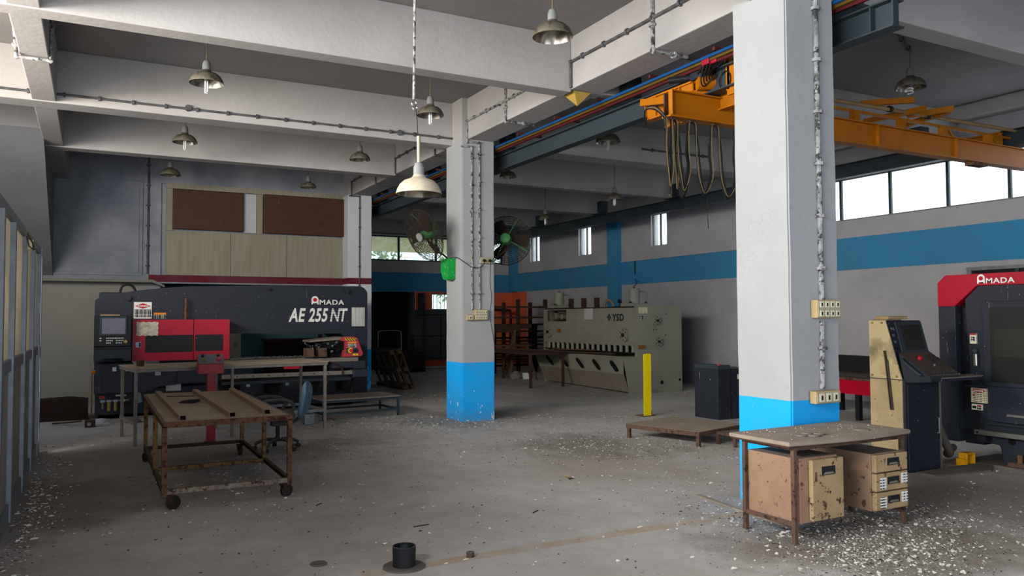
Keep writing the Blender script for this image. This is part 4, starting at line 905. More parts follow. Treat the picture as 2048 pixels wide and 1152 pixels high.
# ---------------------------------------------------- office chair
ch = root('office_chair', (2.18, 10.55, 0), 'worn office swivel chair with a dusty blue back behind the wheeled table', 'chair', rz=0)
def cushion(bm, sx, sy, sz, M_, taper=0, curve=0, p=4):
    v0 = len(bm.verts); q = bmesh.ops.create_uvsphere(bm, u_segments=24, v_segments=14, radius=1); vs = q['verts']
    for v in vs:
        c = v.co; e = 2/p
        f = lambda t: math.copysign(abs(t)**e, t)
        v.co = Vector((f(c.x)*sx*(1+taper*c.y), f(c.y)*sy, f(c.z)*sz + curve*(c.x**2)))
    _xf(bm, vs, M_)
    return bm
part('seat', cushion(new_bm(), .235, .23, .048, Matrix.Translation((2.12, 10.55, .455)) @ Matrix.Rotation(.05, 4, 'Y')), M['chair_seat'], ch, 60)
part('seat_pan', B(1.96, 2.28, 10.40, 10.70, .385, .41, b=.01), M['chair_plastic'], ch)
Tm = Matrix.Translation((2.47, 10.5, .635)) @ Matrix.Rotation(math.radians(-26), 4, 'Z') @ Matrix.Rotation(math.radians(10), 4, 'Y') @ Matrix.Rotation(PI/2, 4, 'Z') @ Matrix.Rotation(PI/2, 4, 'X')
part('backrest', cushion(new_bm(), .215, .245, .035, Tm, -.08, .05, 3.2), M['chair_back'], ch, 60)
part('back_bracket', tube(new_bm(), curve_pts([(2.20, 10.55, .39), (2.34, 10.53, .36), (2.42, 10.52, .40), (2.47, 10.51, .52)]), .02, 8), M['chair_plastic'], ch, 60)
for k in range(7): part('bellows_ring', cyl(new_bm(), (2.32+k*.018, 10.53, .33+k*.014), (2.328+k*.018, 10.53, .336+k*.014), .026, n=12), M['chair_plastic'], ch)
part('gas_column', cyl(new_bm(), (2.15, 10.55, .11), (2.15, 10.55, .385), .026, n=14), M['black'], ch, 40)
part('tilt_housing', B(2.06, 2.28, 10.49, 10.61, .31, .385, b=.012), M['chair_plastic'], ch)
for s_ in (-1, 1):
    y = 10.55+s_*.25
    part('armrest', tube(new_bm(), curve_pts([(1.92, y, .635), (1.96, y, .66), (2.12, y, .665), (2.25, y, .64), (2.30, y, .58), (2.27, y, .50), (2.20, y, .43), (2.14, 10.55+s_*.18, .40)], 6), .022, 10), M['chair_plastic'], ch, 60)
    part('arm_post', tube(new_bm(), curve_pts([(1.95, y, .64), (1.96, y, .56), (2.02, y, .47), (2.08, 10.55+s_*.18, .405)], 6), .018, 8), M['chair_plastic'], ch, 60)
for k in range(5):
    a = 2*PI*k/5+.25; d = Vector((math.cos(a), math.sin(a), 0)); c = Vector((2.15, 10.55, 0))
    sp = part('base_spoke', tube(new_bm(), curve_pts([c+Vector((0, 0, .13)), c+d*.12+Vector((0, 0, .135)), c+d*.22+Vector((0, 0, .11)), c+d*.29+Vector((0, 0, .075))], 5), .021, 8), M['chair_plastic'], ch, 60)
    n_ = Vector((-d.y, d.x, 0)); w_ = c+d*.29+Vector((0, 0, .028)); part('castor', cyl(new_bm(), w_-n_*.025, w_+n_*.025, .028, n=14), M['rubber'], sp)

# ---------------------------------------------------- low grey bench by the machine
lb = root('low_bench', (4.05, 13.5, 0), 'low grey steel bench on castors beside the long steel table', 'bench', rz=.10)
part('benchtop', L(-.72, .70, -.42, .42, .335, .36, b=.004), M['steel_dusty'], lb, local=True)
for x in (-.69, .67):
    for y in (-.38, .38):
        part('leg', L(x-.018, x+.018, y-.018, y+.018, .045, .335), M['gun'], lb, local=True); part('castor', cyl(new_bm(), (x-.012, y, .025), (x+.012, y, .025), .025, n=14), M['rubber'], lb, local=True)
for y in (-.38, .38): part('rail', L(-.69, .67, y-.015, y+.015, .10, .135), M['gun'], lb, local=True); part('apron', L(-.72, .70, y-.015, y+.015, .295, .335), M['gun'], lb, local=True)
for x in (-.69, .67): part('rail', L(x-.015, x+.015, -.36, .36, .10, .135), M['gun'], lb, local=True)
solo('tin_box', box(new_bm(), 3.02, 3.18, 12.75, 12.9, 0, .17, b=.01), M['galv'], 'small dented metal tin on the floor under the long steel table', 'tin')

# ---------------------------------------------------- brown box, pole, rags at the left wall
solo('brown_crate', prism(new_bm(), [(-1.2, 0), (-.05, .0), (-.05, .335), (-.32, .375), (-1.2, .34)], 'y', 15.3, 15.75), M['wood_dark'], 'dark brown low wooden crate against the back left wall', 'crate', loc=(-.6, 15.5, 0))
pp = root('rusty_pole', (.0, 14.25, 0), 'thin rusty pole with an orange cap standing in a small block by the machine', 'pole')
part('shaft', cyl(new_bm(), (0.0, 14.25, .08), (.0, 14.25, .86), .011, n=8), M['ochre_rust'], pp)
part('cap', B(-.01, .05, 14.22, 14.28, .84, .90, b=.01), M['crane'], pp); part('block', B(-.09, .06, 14.17, 14.33, 0, .11, b=.01), M['rust_dark'], pp)
part('block_bolt', cyl(new_bm(), (-.03, 14.17, .055), (-.03, 14.155, .055), .03), M['galv'], pp)
bm = new_bm(); tube(bm, [(-.55, 14.75, .03), (-.3, 14.6, .05), (-.14, 14.35, .09)], .014)
solo('bent_rod', bm, M['rust_dark'], 'bent dark rod lying on the floor left of the rusty pole', 'rod')
def rag(x, y, s, m, lab, z=0, seed=0):
    bm = new_bm(); bmesh.ops.create_icosphere(bm, subdivisions=3, radius=1)
    for v in bm.verts:
        k = 1+.5*mn.noise(v.co*2.2+Vector((seed, 0, 0)))+.15*mn.noise(v.co*7+Vector((seed, 0, 0))); v.co = Vector((v.co.x*s*k, v.co.y*s*.7*k, max(0, v.co.z+.15)*s*.45*k))
    o = solo('rag', bm, m, lab, 'rag', smooth=60); o.location = (x, y, z)
rag(.14, 14.6, .14, M['whitepaint'], 'crumpled white rag on the floor beside the rusty pole', seed=2)
rag(.62, 14.5, .12, M['steel_dusty'], 'flat grey rag under the left machine cabinet', seed=5)

# ================================================================== GUILLOTINE SHEAR (right, back)
gs = root('guillotine_shear', (11.3, 16.4, 0), 'grey-green hydraulic plate shear with lettering on its long front against the right wall', 'machine')
XA = 10.78; YS, YE = 14.36, 18.35
part('side_panel', prism(new_bm(), [(XA, .80), (XA, 1.965), (12.1, 1.985), (12.1, 0), (10.62, 0), (10.45, .80)], 'y', 14.3, YS, .006), M['shear'], gs)
part('side_panel', prism(new_bm(), [(XA, .80), (XA, 1.965), (12.1, 1.985), (12.1, 0), (10.80, 0), (10.62, .80)], 'y', YE, YE+.06, .006), M['shear'], gs)
bm = new_bm(); box(bm, XA+.02, XA+.06, YS, YE, 1.10, 1.61); box(bm, XA+.02, XA+.06, YS, 17.28, 1.61, 1.93); box(bm, XA+.02, XA+.06, 18.28, YE, 1.61, 1.93); box(bm, XA+.02, XA+.06, 17.28, 18.28, 1.90, 1.93)
part('front_plate', bm, M['shear'], gs)
part('top_lip', B(XA-.01, XA+.25, YS, YE, 1.93, 1.955), M['shear_dark'], gs); part('top_cover', B(XA+.25, 12.1, YS, YE, 1.90, 1.935), M['shear'], gs)
part('recess_back', B(XA+.3, XA+.32, 17.2, 18.3, 1.58, 1.9), M['shear_dark'], gs)
part('recess_frame', B(XA+.06, XA+.3, 17.26, 17.28, 1.6, 1.9), M['shear'], gs)
for k, (y, z, r) in enumerate(((18.02, 1.80, .05), (17.85, 1.75, .08), (17.7, 1.83, .05), (17.55, 1.73, .07), (17.95, 1.68, .06))): part('valve', cyl(new_bm(), (XA+.28, y, z), (XA+.05, y, z), r, n=14), M['shear_dusty' if k % 2 else 'lamp_shell'], gs)
part('back_plate', B(11.6, 11.65, YS, YE, .3, 1.9), M['shear_dark'], gs)
part('blade_recess', B(XA+.14, XA+.18, YS, YE, .84, 1.10), M['shear_dark'], gs)
part('hold_down_beam', B(XA-.02, XA+.1, YS, YE, 1.065, 1.10), M['shear'], gs)
for k in range(17):
    y = YS+.10+k*.232; o = part('hold_down', cyl(new_bm(), (XA+.04, y, .91), (XA+.04, y, 1.065), .042, n=14), M['shear'], gs, 40)
    part('collar', cyl(new_bm(), (XA+.04, y, 1.045), (XA+.04, y, 1.066), .058, n=14), M['shear'], o)
part('blade_guard', B(XA-.02, XA+.1, YS, YE, .885, .905), M['shear_dark'], gs)
part('bed', B(10.47, XA+.2, YS, YE+.1, .79, .825, b=.004), M['shear'], gs)
part('bed_slot', B(10.55, XA, YS+.3, YE, .825, .84), M['shear_dark'], gs)
# apron: upper face with leaf-shaped holes, lower face sloping back
bm = new_bm()
def q3(*p): bm.faces.new([bm.verts.new(v) for v in p])
q3((10.46, YS, .79), (10.47, YE, .79), (10.60, YE, .43), (10.48, YS, .43))
part('apron_upper', bm, M['shear'], gs)
bm = new_bm(); q3((10.48, YS, .43), (10.60, YE, .43), (10.82, YE, .03), (10.62, YS, .03)); q3((10.47, YE, .79), (10.60, YE, .43), (10.82, YE, .03), (10.95, YE, .79))
part('apron_lower', bm, M['shear_dusty'], gs, label='dusty sloping lower apron')
for y in (17.65, 16.91, 16.18, 15.45, 14.72):
    def X_(y_, z_): t = (y_-YS)/(YE-YS); return (10.46+.01*t)*(z_-.43)/.36+(10.48+.12*t)*(.79-z_)/.36-.006
    pts = [(.17*math.cos(a)*(.5+.5*abs(math.cos(a)))+.0, .10*math.sin(a)-.09*math.cos(a)*.9) for a in [2*PI*k/18 for k in range(18)]]
    bm = new_bm(); bm.faces.new([bm.verts.new((X_(y-u, .60+w), y-u, .60+w)) for u, w in pts]); part('oval_hole', bm, M['void'], gs)
    bm = new_bm(); tube(bm, [(X_(y-u*1.05, .60+w*1.05), y-u*1.05, .60+w*1.05) for u, w in pts], .008, 5, True); part('hole_rim', bm, M['shear'], gs)
def flange(c, axis, R, par):
    c = Vector(c); d = Vector(axis); o = part('flange', cyl(new_bm(), c, c+d*.07, R, n=26), M['shear'], par, 40)
    part('flange_hub', cyl(new_bm(), c+d*.07, c+d*.10, R*.30, n=16), M['shear_dark'], o)
    a = Vector((0, 0, 1)); b = d.cross(a)
    for k in range(6):
        t = 2*PI*k/6; q = c+d*.07+(a*math.cos(t)+b*math.sin(t))*R*.74; part('flange_bolt', cyl(new_bm(), q, q+d*.012, .013, n=6), M['shear_dark'], o)
flange((11.33, 14.3, 1.63), (0, -1, 0), .105, gs); flange((11.37, 14.3, 1.15), (0, -1, 0), .105, gs)
flange((XA+.02, 14.72, 1.30), (-1, 0, 0), .155, gs); flange((XA+.02, 18.1, 1.33), (-1, 0, 0), .15, gs)
for y, x in ((14.75, 11.08), (17.95, 11.0)):
    part('cylinder_base', B(x-.25, x+.30, y-.2, y+.2, 1.955, 2.03, b=.01), M['shear'], gs)
    o = part('hydraulic_cylinder', cyl(new_bm(), (x, y, 2.03), (x, y, 2.34), .128, n=26), M['shear'], gs, 40)
    part('cylinder_cap', cyl(new_bm(), (x, y, 2.34), (x, y, 2.375), .136, n=26), M['shear'], o); part('cap_nut', cyl(new_bm(), (x, y, 2.375), (x, y, 2.40), .03, n=8), M['shear_dark'], o)
    part('cylinder_pipe', tube(new_bm(), curve_pts([(x+.12, y, 2.31), (x+.28, y, 2.31), (x+.35, y, 2.28), (x+.36, y, 2.2), (x+.36, y, 1.97)]), .017, 8), M['shear'], gs, 60)
    for dx in (-.2, .24): part('base_bolt', cyl(new_bm(), (x+dx, y-.12, 2.03), (x+dx, y-.12, 2.07), .03, n=6), M['shear_dark'], gs)
part('hose_arch', tube(new_bm(), curve_pts([(11.1, 16.0, 1.93), (11.1, 15.95, 2.06), (11.1, 15.8, 2.13), (11.1, 15.65, 2.06), (11.1, 15.6, 1.93)]), .035, 8), M['shear_dusty'], gs, 60)
part('pressure_gauge', cyl(new_bm(), (10.98, 15.15, 2.09), (10.93, 15.15, 2.09), .05, n=16), M['black'], gs); part('gauge_stem', cyl(new_bm(), (10.96, 15.15, 1.93), (10.96, 15.15, 2.05), .012), M['black'], gs)
part('gauge_block', B(10.9, 11.0, 15.05, 15.35, 1.935, 1.97), M['black'], gs)
for y in (17.35, 16.75, 16.05+.12): part('top_lug', B(10.95, 11.05, y-.05, y+.05, 1.955, 2.20), M['rust_dark'], gs)
xs_ = XA+.014
lettering('YSD', .22, M['blackprint'], gs, (xs_, 15.22, 1.63), SIDE, .007, 0, 1.12, 1.05, 'brand_letter')
for dz, s_ in ((0, .052),):
    for a, b in ((0, .05), (0, -.05), (.045, 0), (-.045, 0)):
        cy, cz = 15.36+a, 1.71+b; bm = new_bm(); bm.faces.new([bm.verts.new(p) for p in ((xs_, cy-.036, cz), (xs_, cy, cz+.042), (xs_, cy+.036, cz), (xs_, cy, cz-.042))]); part('logo_diamond', bm, M['blackprint'], gs)
part('notice_sheet', B(XA+.008, XA+.02, 16.05, 16.42, 1.66, 1.93), M['label_fine'], gs, label='white notice sheet')
part('brown_plate', B(XA+.01, XA+.02, 17.55, 17.73, 1.32, 1.42), M['brownplate'], gs)
part('blank_plate', B(XA+.01, XA+.02, 16.25, 16.42, 1.17, 1.31), M['shear'], gs)
part('card_label', B(10.86, 11.10, 14.29, 14.3, 1.79, 1.93), M['label_cream'], gs); part('data_plate', B(10.88, 11.05, 14.29, 14.3, 1.66, 1.75), M['label_black'], gs)
part('brown_plate', B(10.84, 11.04, 14.29, 14.3, .99, 1.08), M['brownplate'], gs); part('cover_plate', B(10.78, 11.18, 14.285, 14.3, .80, .96), M['shear'], gs)
for x, z, r in ((11.5, .22, .045), (12.02, .26, .03)): part('panel_hole', cyl(new_bm(), (x, 14.3, z), (x, 14.293, z), r, n=16), M['void'], gs)
for x, z in ((11.28, 1.42), (11.36, 1.42), (11.62, 1.30), (11.65, 1.78)): part('panel_screw', cyl(new_bm(), (x, 14.3, z), (x, 14.29, z), .012, n=8), M['void'], gs)
part('floor_pad', B(10.9, 11.3, 14.2, 14.35, 0, .05), M['concrete_lump'], gs)
bm = new_bm(); tube(bm, curve_pts([(13.67, 18.15, 3.31), (13.67, 18.15, 3.0), (13.66, 18.12, 2.78), (12.4, 16.4, 2.58), (11.1, 14.8, 2.42)]), .012, 6)
solo('wall_cable', bm, M['cable_black'], 'black cable dropping over the blue wall band to the near cylinder of the shear', 'cable')
# ---- roller table and bars in front of the rack
rt_ = root('stock_table', (9.9, 18.2, 0), 'dark steel stock table between the shear and the far rack', 'table')
bm = new_bm(); box(bm, 9.35, 10.35, 16.6, 19.9, .80, .84); part('tabletop', bm, M['rust_dark'], rt_)
for x, y in ((9.38, 16.65), (10.3, 16.65), (9.38, 19.85), (10.3, 19.85)): part('leg', B(x-.03, x+.03, y-.03, y+.03, 0, .80), M['rust_dark'], rt_)
for i, (p, q_, m, lab) in enumerate((((9.62, 19.8, .87), (10.62, 14.9, .87), 'rust_dark', 'long dark steel bar lying across the stock table and the bed of the shear'), ((10.0, 19.6, .86), (10.52, 16.4, .86), 'rust', 'second long rusty bar lying beside it on the stock table'), ((9.9, 15.9, .84), (10.55, 15.6, .86), 'rust_dark', 'x'))):
    if i < 2: solo('steel_bar', bar(new_bm(), p, q_, .05, .04), M[m], lab, 'bar', 'bars on the stock table', loc=p)
bm = new_bm(); pts = [Vector((10.25, 18.25, .70)), Vector((10.43, 17.2, .91)), Vector((10.6, 15.6, .93))]
for a, b in zip(pts, pts[1:]): bar(bm, a, b, .05, .03)
solo('bent_strip', bm, M['rust_brown'], 'bent rusty strip drooping over the left end of the shear bed', 'metal strip', loc=pts[1])
# ---- storage rack against the far corner
rk = root('storage_rack', (11.5, 22, 0), 'dark rusty bar rack with tall double posts in front of the orange far corner', 'rack')
for x in (11.95, 12.95): 
    for y in (22.0, 23.0):
        part('post', B(x-.05, x+.05, y-.05, y+.05, 0, 2.30 if y < 22.5 else 2.22), M['rust_dark'], rk)
for x in (10.9, 12.35, 13.2): part('short_post', B(x-.07, x+.07, 21.6, 21.7, 0, 1.52), M['void'], rk)
for z, y, m in ((2.05, 21.95, 'rust_dark'), (1.72, 21.95, 'rust_dark'), (1.50, 21.5, 'void'), (1.28, 21.95, 'rust_dark'), (1.08, 21.95, 'void'), (.86, 21.9, 'rust_dark'), (.60, 21.9, 'void'), (.40, 21.9, 'rust_dark'), (.22, 21.9, 'void')):
    part('shelf_bar', B(10.2, 13.4, y-.03, y+.03, z-.028, z+.028), M[m], rk)
part('shelf_bar', B(10.2, 12.1, 21.4, 21.5, 1.38, 1.52), M['rust_dark'], rk)
for i in range(12):
    x = random.uniform(10.3, 11.6); y = random.uniform(22.2, 23.4); z = random.choice((.9, .63, .43, .25))+random.uniform(.03, .06)
    part('stored_bar', bar(new_bm(), (x, 21.8+i*.02, z+.02*(i % 3)), (x+1.8, 21.8+i*.02, z+.02*(i % 3)), .04, .03), M[['rust_dark', 'void', 'rust_brown'][i % 3]], rk)
solo('red_pipe_frame', tube(new_bm(), curve_pts([(12.4, 24.6, 2.0), (12.9, 24.6, 1.98), (13.05, 24.6, 1.9), (13.05, 24.6, 1.2), (13.05, 24.6, 0)]), .05, 8), M['red_rail'], 'reddish bent pipe standing before the orange wall behind the rack', 'pipe', loc=(13.05, 24.6, 0))
# ---- wooden trestle
tsl = root('wooden_trestle', (10.5, 19.8, 0), 'weathered wooden trestle with splayed legs in front of the rack', 'trestle')
part('top_board', bar(new_bm(), (9.9, 20.1, .92), (11.35, 20.2, .90), .12, .05), M['wood'], tsl); part('top_rail', bar(new_bm(), (9.95, 20.5, 1.36), (11.2, 20.5, 1.34), .07, .12), M['rust_dark'], tsl)
for a, b in (((10.25, 20.35, 1.34), (9.95, 19.9, 0)), ((10.95, 20.35, 1.34), (10.55, 19.9, 0)), ((10.35, 20.6, 1.34), (10.30, 21.1, 0)), ((11.05, 20.6, 1.34), (11.05, 21.1, 0))): part('trestle_leg', bar(new_bm(), a, b, .08, .05), M['wood'], tsl)
solo('leaning_batten', bar(new_bm(), (10.65, 19.1, .93), (10.75, 18.75, .02), .05, .03), M['wood'], 'thin pale batten leaning against the wooden trestle', 'batten', loc=(10.75, 18.75, 0))
bm = new_bm(); bmesh.ops.create_icosphere(bm, subdivisions=2, radius=.15)
for v in bm.verts: v.co *= 1+.3*mn.noise(v.co*9); v.co.z = max(-.08, v.co.z)
bm.transform(Matrix.Translation((10.45, 19.4, .08))); solo('concrete_lump', bm, M['concrete_lump'], 'broken lump of concrete on the floor by the trestle', 'rubble', loc=(10.45, 19.4, 0))
solo('white_block', prism(new_bm(), [(10.63, 0), (10.78, 0), (10.74, .17), (10.61, .17)], 'y', 19.2, 19.3), M['white'], 'small white block on the floor left of the shear', 'block')

# ---- far left: pallets, crate, cart, sheet cabinet
def pallet(ox, oy, lab, tilt, ln=1.75):
    r_ = root('wooden_pallet', (ox, oy, 0), lab, 'pallet', 'broken pallets leaning by the maroon banded pillar', rot=(0, math.radians(-tilt), 0.06))
    for z in (.05, .52, .98): part('stringer', bar(new_bm(), (0, 0, z), (0, ln, z), .09, .10), M['wood'], r_, local=True)
    for i in range(5): part('slat', bar(new_bm(), (.055, .06+i*(ln-.14)/4, 0), (.055, .06+i*(ln-.14)/4, 1.04), .02, .12), M['wood'], r_, local=True)
    return r_
pallet(6.62, 17.75, 'nearer broken wooden pallet leaning behind the third pillar', 24)
pallet(6.86, 17.95, 'second wooden pallet leaning behind the nearer one', 22)
cb = root('sheet_metal_screen', (10.7, 25.2, .3), 'large slate grey sheet metal screen with four panels before the orange wall', 'screen')
part('sheet', B(9.66, 11.9, 25.15, 25.2, .28, 2.0), M['grey_board'], cb)
for x in (10.62, 11.7): part('rib', B(x-.012, x+.012, 25.135, 25.15, .3, 1.80), M['void'], cb)
for z in (1.82, 1.10): part('rib', B(9.68, 11.9, 25.135, 25.15, z-.012, z+.012), M['void'], cb)
for x in (9.8, 11.8): part('foot', B(x-.03, x+.03, 25.1, 25.25, 0, .28), M['void'], cb)
ck = root('wooden_crate', (9.0, 23.8, 0), 'dark brown slatted wooden crate on the floor before the far doorway', 'crate')
for i in range(6): part('crate_board', B(8.35+i*.175, 8.51+i*.175, 23.5, 23.53, .08, .62), M['wood_dark'], ck)
for i in range(4): part('crate_board', B(9.37, 9.40, 23.53+i*.16, 23.67+i*.16, .08, .62), M['wood_dark'], ck)
part('crate_lid', B(8.33, 9.42, 23.48, 24.2, .62, .65), M['wood_dark'], ck); part('crate_base', B(8.35, 9.4, 23.52, 24.15, 0, .08), M['void'], ck)
solo('stool_top', B(8.95, 9.35, 23.6, 23.9, .73, .745), M['wood_dark'], 'thin dark board raised on a stub above the crate', 'board')
solo('stub_pipe', cyl(new_bm(), (9.15, 23.75, .65), (9.15, 23.75, .73), .02), M['rust_dark'], 'short stub pipe on the crate lid', 'pipe')
ct = root('hand_cart', (8.2, 23.0, 0), 'thin framed hand cart standing before the black roller shutter', 'cart')
part('deck', B(7.7, 8.6, 22.6, 23.3, .14, .18), M['rust_dark'], ct)
for x in (7.8, 8.5): part('castor', cyl(new_bm(), (x, 22.7, .07), (x+.04, 22.7, .07), .07, n=14), M['rubber'], ct)
for x in (7.8, 8.5): part('castor', cyl(new_bm(), (x, 23.2, .07), (x+.04, 23.2, .07), .07, n=14), M['rubber'], ct)
part('handle_frame', tube(new_bm(), curve_pts([(7.75, 23.3, .18), (7.75, 23.3, 1.2), (7.8, 23.3, 1.3), (7.9, 23.3, 1.33), (8.35, 23.3, 1.33), (8.45, 23.3, 1.3), (8.5, 23.3, 1.2), (8.5, 23.3, .18)], 4), .014, 7), M['galv'], ct)
for x, w_ in ((9.95, .22), (10.22, .14)): solo('brick_block', B(x, x+w_, 22.6, 22.75, 0, .14, b=.01), M['concrete_lump'], ('larger' if w_ > .2 else 'smaller')+' grey block lying on the floor before the far screen', 'block')

# ---- inside the next room seen under the punching machine's arch
struct('inner_wall', B(-.5, 6.5, 22.0, 22.1, 0, 3), M['wall_far'])
dr = root('beige_cabinet', (2.95, 20.6, 0), 'pale beige metal cabinet seen through the arch of the punching machine', 'cabinet')
part('body', B(2.6, 3.28, 20.6, 21.1, 0, 2.0), M['ply'], dr); part('cabinet_vent', B(3.1, 3.2, 20.59, 20.6, 1.0, 1.12), M['lintel'], dr)
st = root('brown_bench_box', (4.6, 20.5, 0), 'brown box with a red rim seen through the arch of the punching machine', 'box')
part('panel', B(3.9, 5.3, 20.4, 20.9, 0, 1.15), M['wood_dark'], st); part('rim', B(3.85, 5.4, 20.35, 20.95, 1.15, 1.2), M['red_rail'], st)
part('rail_post', B(5.15, 5.25, 20.3, 20.35, .9, 1.3), M['red_rail'], st)

# ================================================================== RIGHT FOREGROUND
# ---- old desk
dk = root('steel_desk', (5.25, 4.5, 0), 'old brown steel desk with a dusty top and two pedestals before the nearest pillar', 'desk')
n = 16; front = [(4.58+1.40*k/n, 4.22-.055*math.sin(PI*k/n)) for k in range(n+1)]
part('desktop', prism(new_bm(), front+[(5.99, 4.88), (4.57, 4.84)], 'z', .735, .765, .005), M['desk_top'], dk)
part('desktop_edge', prism(new_bm(), [(x, y+.006) for x, y in front]+[(5.98, 4.87), (4.58, 4.83)], 'z', .722, .735), M['rust_dark'], dk)
for x, y in ((4.655, 4.25), (4.655, 4.75), (5.90, 4.25), (5.90, 4.75)): part('leg', B(x-.017, x+.017, y-.017, y+.017, 0, .715, b=.002), M['rust_brown'], dk)
for y in (4.25, 4.75): part('top_rail', B(4.64, 5.92, y-.013, y+.013, .695, .722), M['rust_brown'], dk)
for x in (4.655, 5.90): part('top_rail', B(x-.013, x+.013, 4.25, 4.75, .695, .722), M['rust_brown'], dk)
part('low_rail', B(4.642, 4.668, 4.25, 4.75, .13, .16), M['rust_brown'], dk); part('low_rail', B(5.887, 5.913, 4.25, 4.75, .10, .13), M['rust_brown'], dk)
pd = part('pedestal', B(4.675, 5.10, 4.25, 4.74, .155, .635, b=.004), M['desk_side'], dk)
part('pedestal_lip', B(4.70, 5.10, 4.232, 4.25, .15, .635), M['desk_side'], dk)
dd = part('door', B(4.785, 5.125, 4.19, 4.228, .165, .62, b=.005), M['desk_front'], pd)
def pull(par, x0, x1, y, z0, z1):
    o = part('recessed_handle', B(x0, x1, y-.004, y, z0, z1), M['blackprint'], par)
    # the rim and the scoop of the cup pull
    part('cup', prism(new_bm(), [(x0+.012, z0+.006), (x0+.03, z0+.022), (x1-.03, z0+.022), (x1-.012, z0+.006)], 'y', y-.006, y-.004), M['steel_dusty'], par)
pull(dd, 4.885, 5.03, 4.19, .50, .565)
p2 = part('pedestal', B(5.50, 5.875, 4.24, 4.88, .145, .60, b=.004), M['desk_side'], dk)
for z0, z1, lab in ((.455, .595, None), (.305, .445, 1), (.155, .295, 1)):
    o = part('drawer', B(5.505, 5.895, 4.195, 4.238, z0, z1, b=.006), M['desk_front'], dk)
    pull(o, 5.645, 5.785, 4.195, z0+.05, z0+.108)
    if lab:
        part('paper_label', B(5.555, 5.625, 4.190, 4.195, z0+.015, z0+.105), M['label'], o); part('paper_label', B(5.815, 5.885, 4.190, 4.195, z0+.045, z0+.125), M['label'], o)
part('brown_sticker', B(4.81, 4.83, 4.186, 4.19, .46, .53), M['rust'], dd)
# things lying on the desk
def disc(x, y, z, r, m, lab, cat='disc', h=.006, hole=0, name='metal_disc', grp=None):
    prof = [(hole, 0), (r, 0), (r, h*.6), (r*.93, h), (hole, h)] if hole else [(0, 0), (r, 0), (r, h*.6), (r*.9, h), (0, h)]
    if hole: prof.append((hole, 0))
    return solo(name, lathe(new_bm(), prof, (x, y, z), 22), M[m], lab, cat, grp, smooth=40, loc=(x, y, z))
for i, (x, y, r, w_) in enumerate(((4.93, 4.42, .048, 'leftmost'), (5.00, 4.36, .05, 'frontmost'), (5.05, 4.47, .045, 'rearmost'), (5.11, 4.40, .047, 'rightmost'))): disc(x, y, .766+.0015*i, r, 'steel_dusty', w_+' of the four dusty discs on the desk top', h=.009, hole=.012)
solo('flat_plate', B(5.13, 5.26, 4.38, 4.48, .766, .770), M['desk_top'], 'thin square plate beside the dusty discs on the desk', 'plate')
disc(5.62, 4.42, .766, .07, 'steel_dusty', 'lone dusty disc with bits on the right half of the desk top', h=.008)
solo('flat_bar', bar(new_bm(), (5.12, 5.85, .006), (4.98, 4.4, .006), .06, .008), M['dustboard'], 'flat dusty bar on the floor running under the desk', 'bar')

# ---- operator console
oc = root('operator_console', (8.1, 5.75, 0), 'beige sided machine control console with a tilted screen and keyboard shelf', 'control console')
cx0, cx1 = 7.81, 8.41
side = [(5.57, 0), (5.57, .985), (5.62, 1.02), (5.79, 1.655), (6.0, 1.655), (6.0, 0)]
part('body', prism(new_bm(), side, 'x', cx0+.012, cx1), M['dark'], oc)
part('side_panel', prism(new_bm(), [(5.60, 1.01), (5.79, 1.655), (6.0, 1.655), (6.0, 1.01)], 'x', cx0, cx0+.012), M['beige_soot'], oc, label='sooty beige upper side panel')
part('side_panel', B(cx0, cx0+.012, 5.60, 6.0, .02, 1.0), M['beige'], oc, label='beige lower side panel')
for y, z in ((5.955, 1.63), (5.835, 1.63), (5.97, 1.04), (5.66, 1.04)): part('panel_screw', cyl(new_bm(), (cx0, y, z), (cx0-.008, y, z), .013, n=10), M['brass'], oc)
part('inset_panel', B(cx0-.002, cx0, 5.64, 5.87, 1.05, 1.17), M['beige'], oc)
part('dark_strip', bar(new_bm(), (cx0-.012, 5.795, 1.32), (cx0-.012, 5.775, 1.20), .045, .012), M['strap'], oc)
for dy in (0, .025): part('dark_strip', bar(new_bm(), (cx0-.012, 5.79-dy, 1.22), (cx0-.012, 5.735-dy, .67), .016, .01), M['strap'], oc)
n_f = Vector((0, -(1.655-1.02), (5.79-5.62))).normalized()
Tq = Matrix.Translation(Vector(((cx0+cx1)/2, 5.705, 1.3375))) @ Matrix(((1, 0, 0), (0, .17/.657, n_f.y), (0, .635/.657, n_f.z))).to_4x4()
def face_box(x0, x1, v0, v1, d0, d1, b=0): return box(new_bm(), x0, x1, v0, v1, d0, d1, b=b, M=Tq)
part('screen_bezel', face_box(-.17, .29, -.06, .31, 0, .02, .006), M['gun'], oc)
part('screen', face_box(-.10, .24, -.01, .27, .018, .022), M['screen_dark'], oc, label='dark dusty screen')
for k in range(5): part('side_button', face_box(-.245, -.215, .22-k*.075, .245-k*.075, 0, .012), M['galv' if k < 3 else 'black'], oc)
part('keyboard_shelf', prism(new_bm(), [(5.66, 1.30), (5.30, 1.06), (5.28, 1.03), (5.28, 1.0), (5.57, .975), (5.60, 1.02)], 'x', cx0+.03, cx1-.03, .004), M['dark2'], oc)
part('keyboard_panel', box(new_bm(), -.255, .26, -.20, .20, 0, .008, M=Matrix.Translation((8.11, 5.49, 1.187)) @ Matrix.Rotation(math.atan2(.24, .36), 4, 'X')), M['black'], oc)
Kq = Matrix.Translation((8.11, 5.49, 1.195)) @ Matrix.Rotation(math.atan2(.24, .36), 4, 'X')
part('stop_button', cyl(new_bm(), Kq @ Vector((-.08, .06, 0)), Kq @ Vector((-.08, .06, .035)), .024, n=18), M['redprint'], oc, 40)
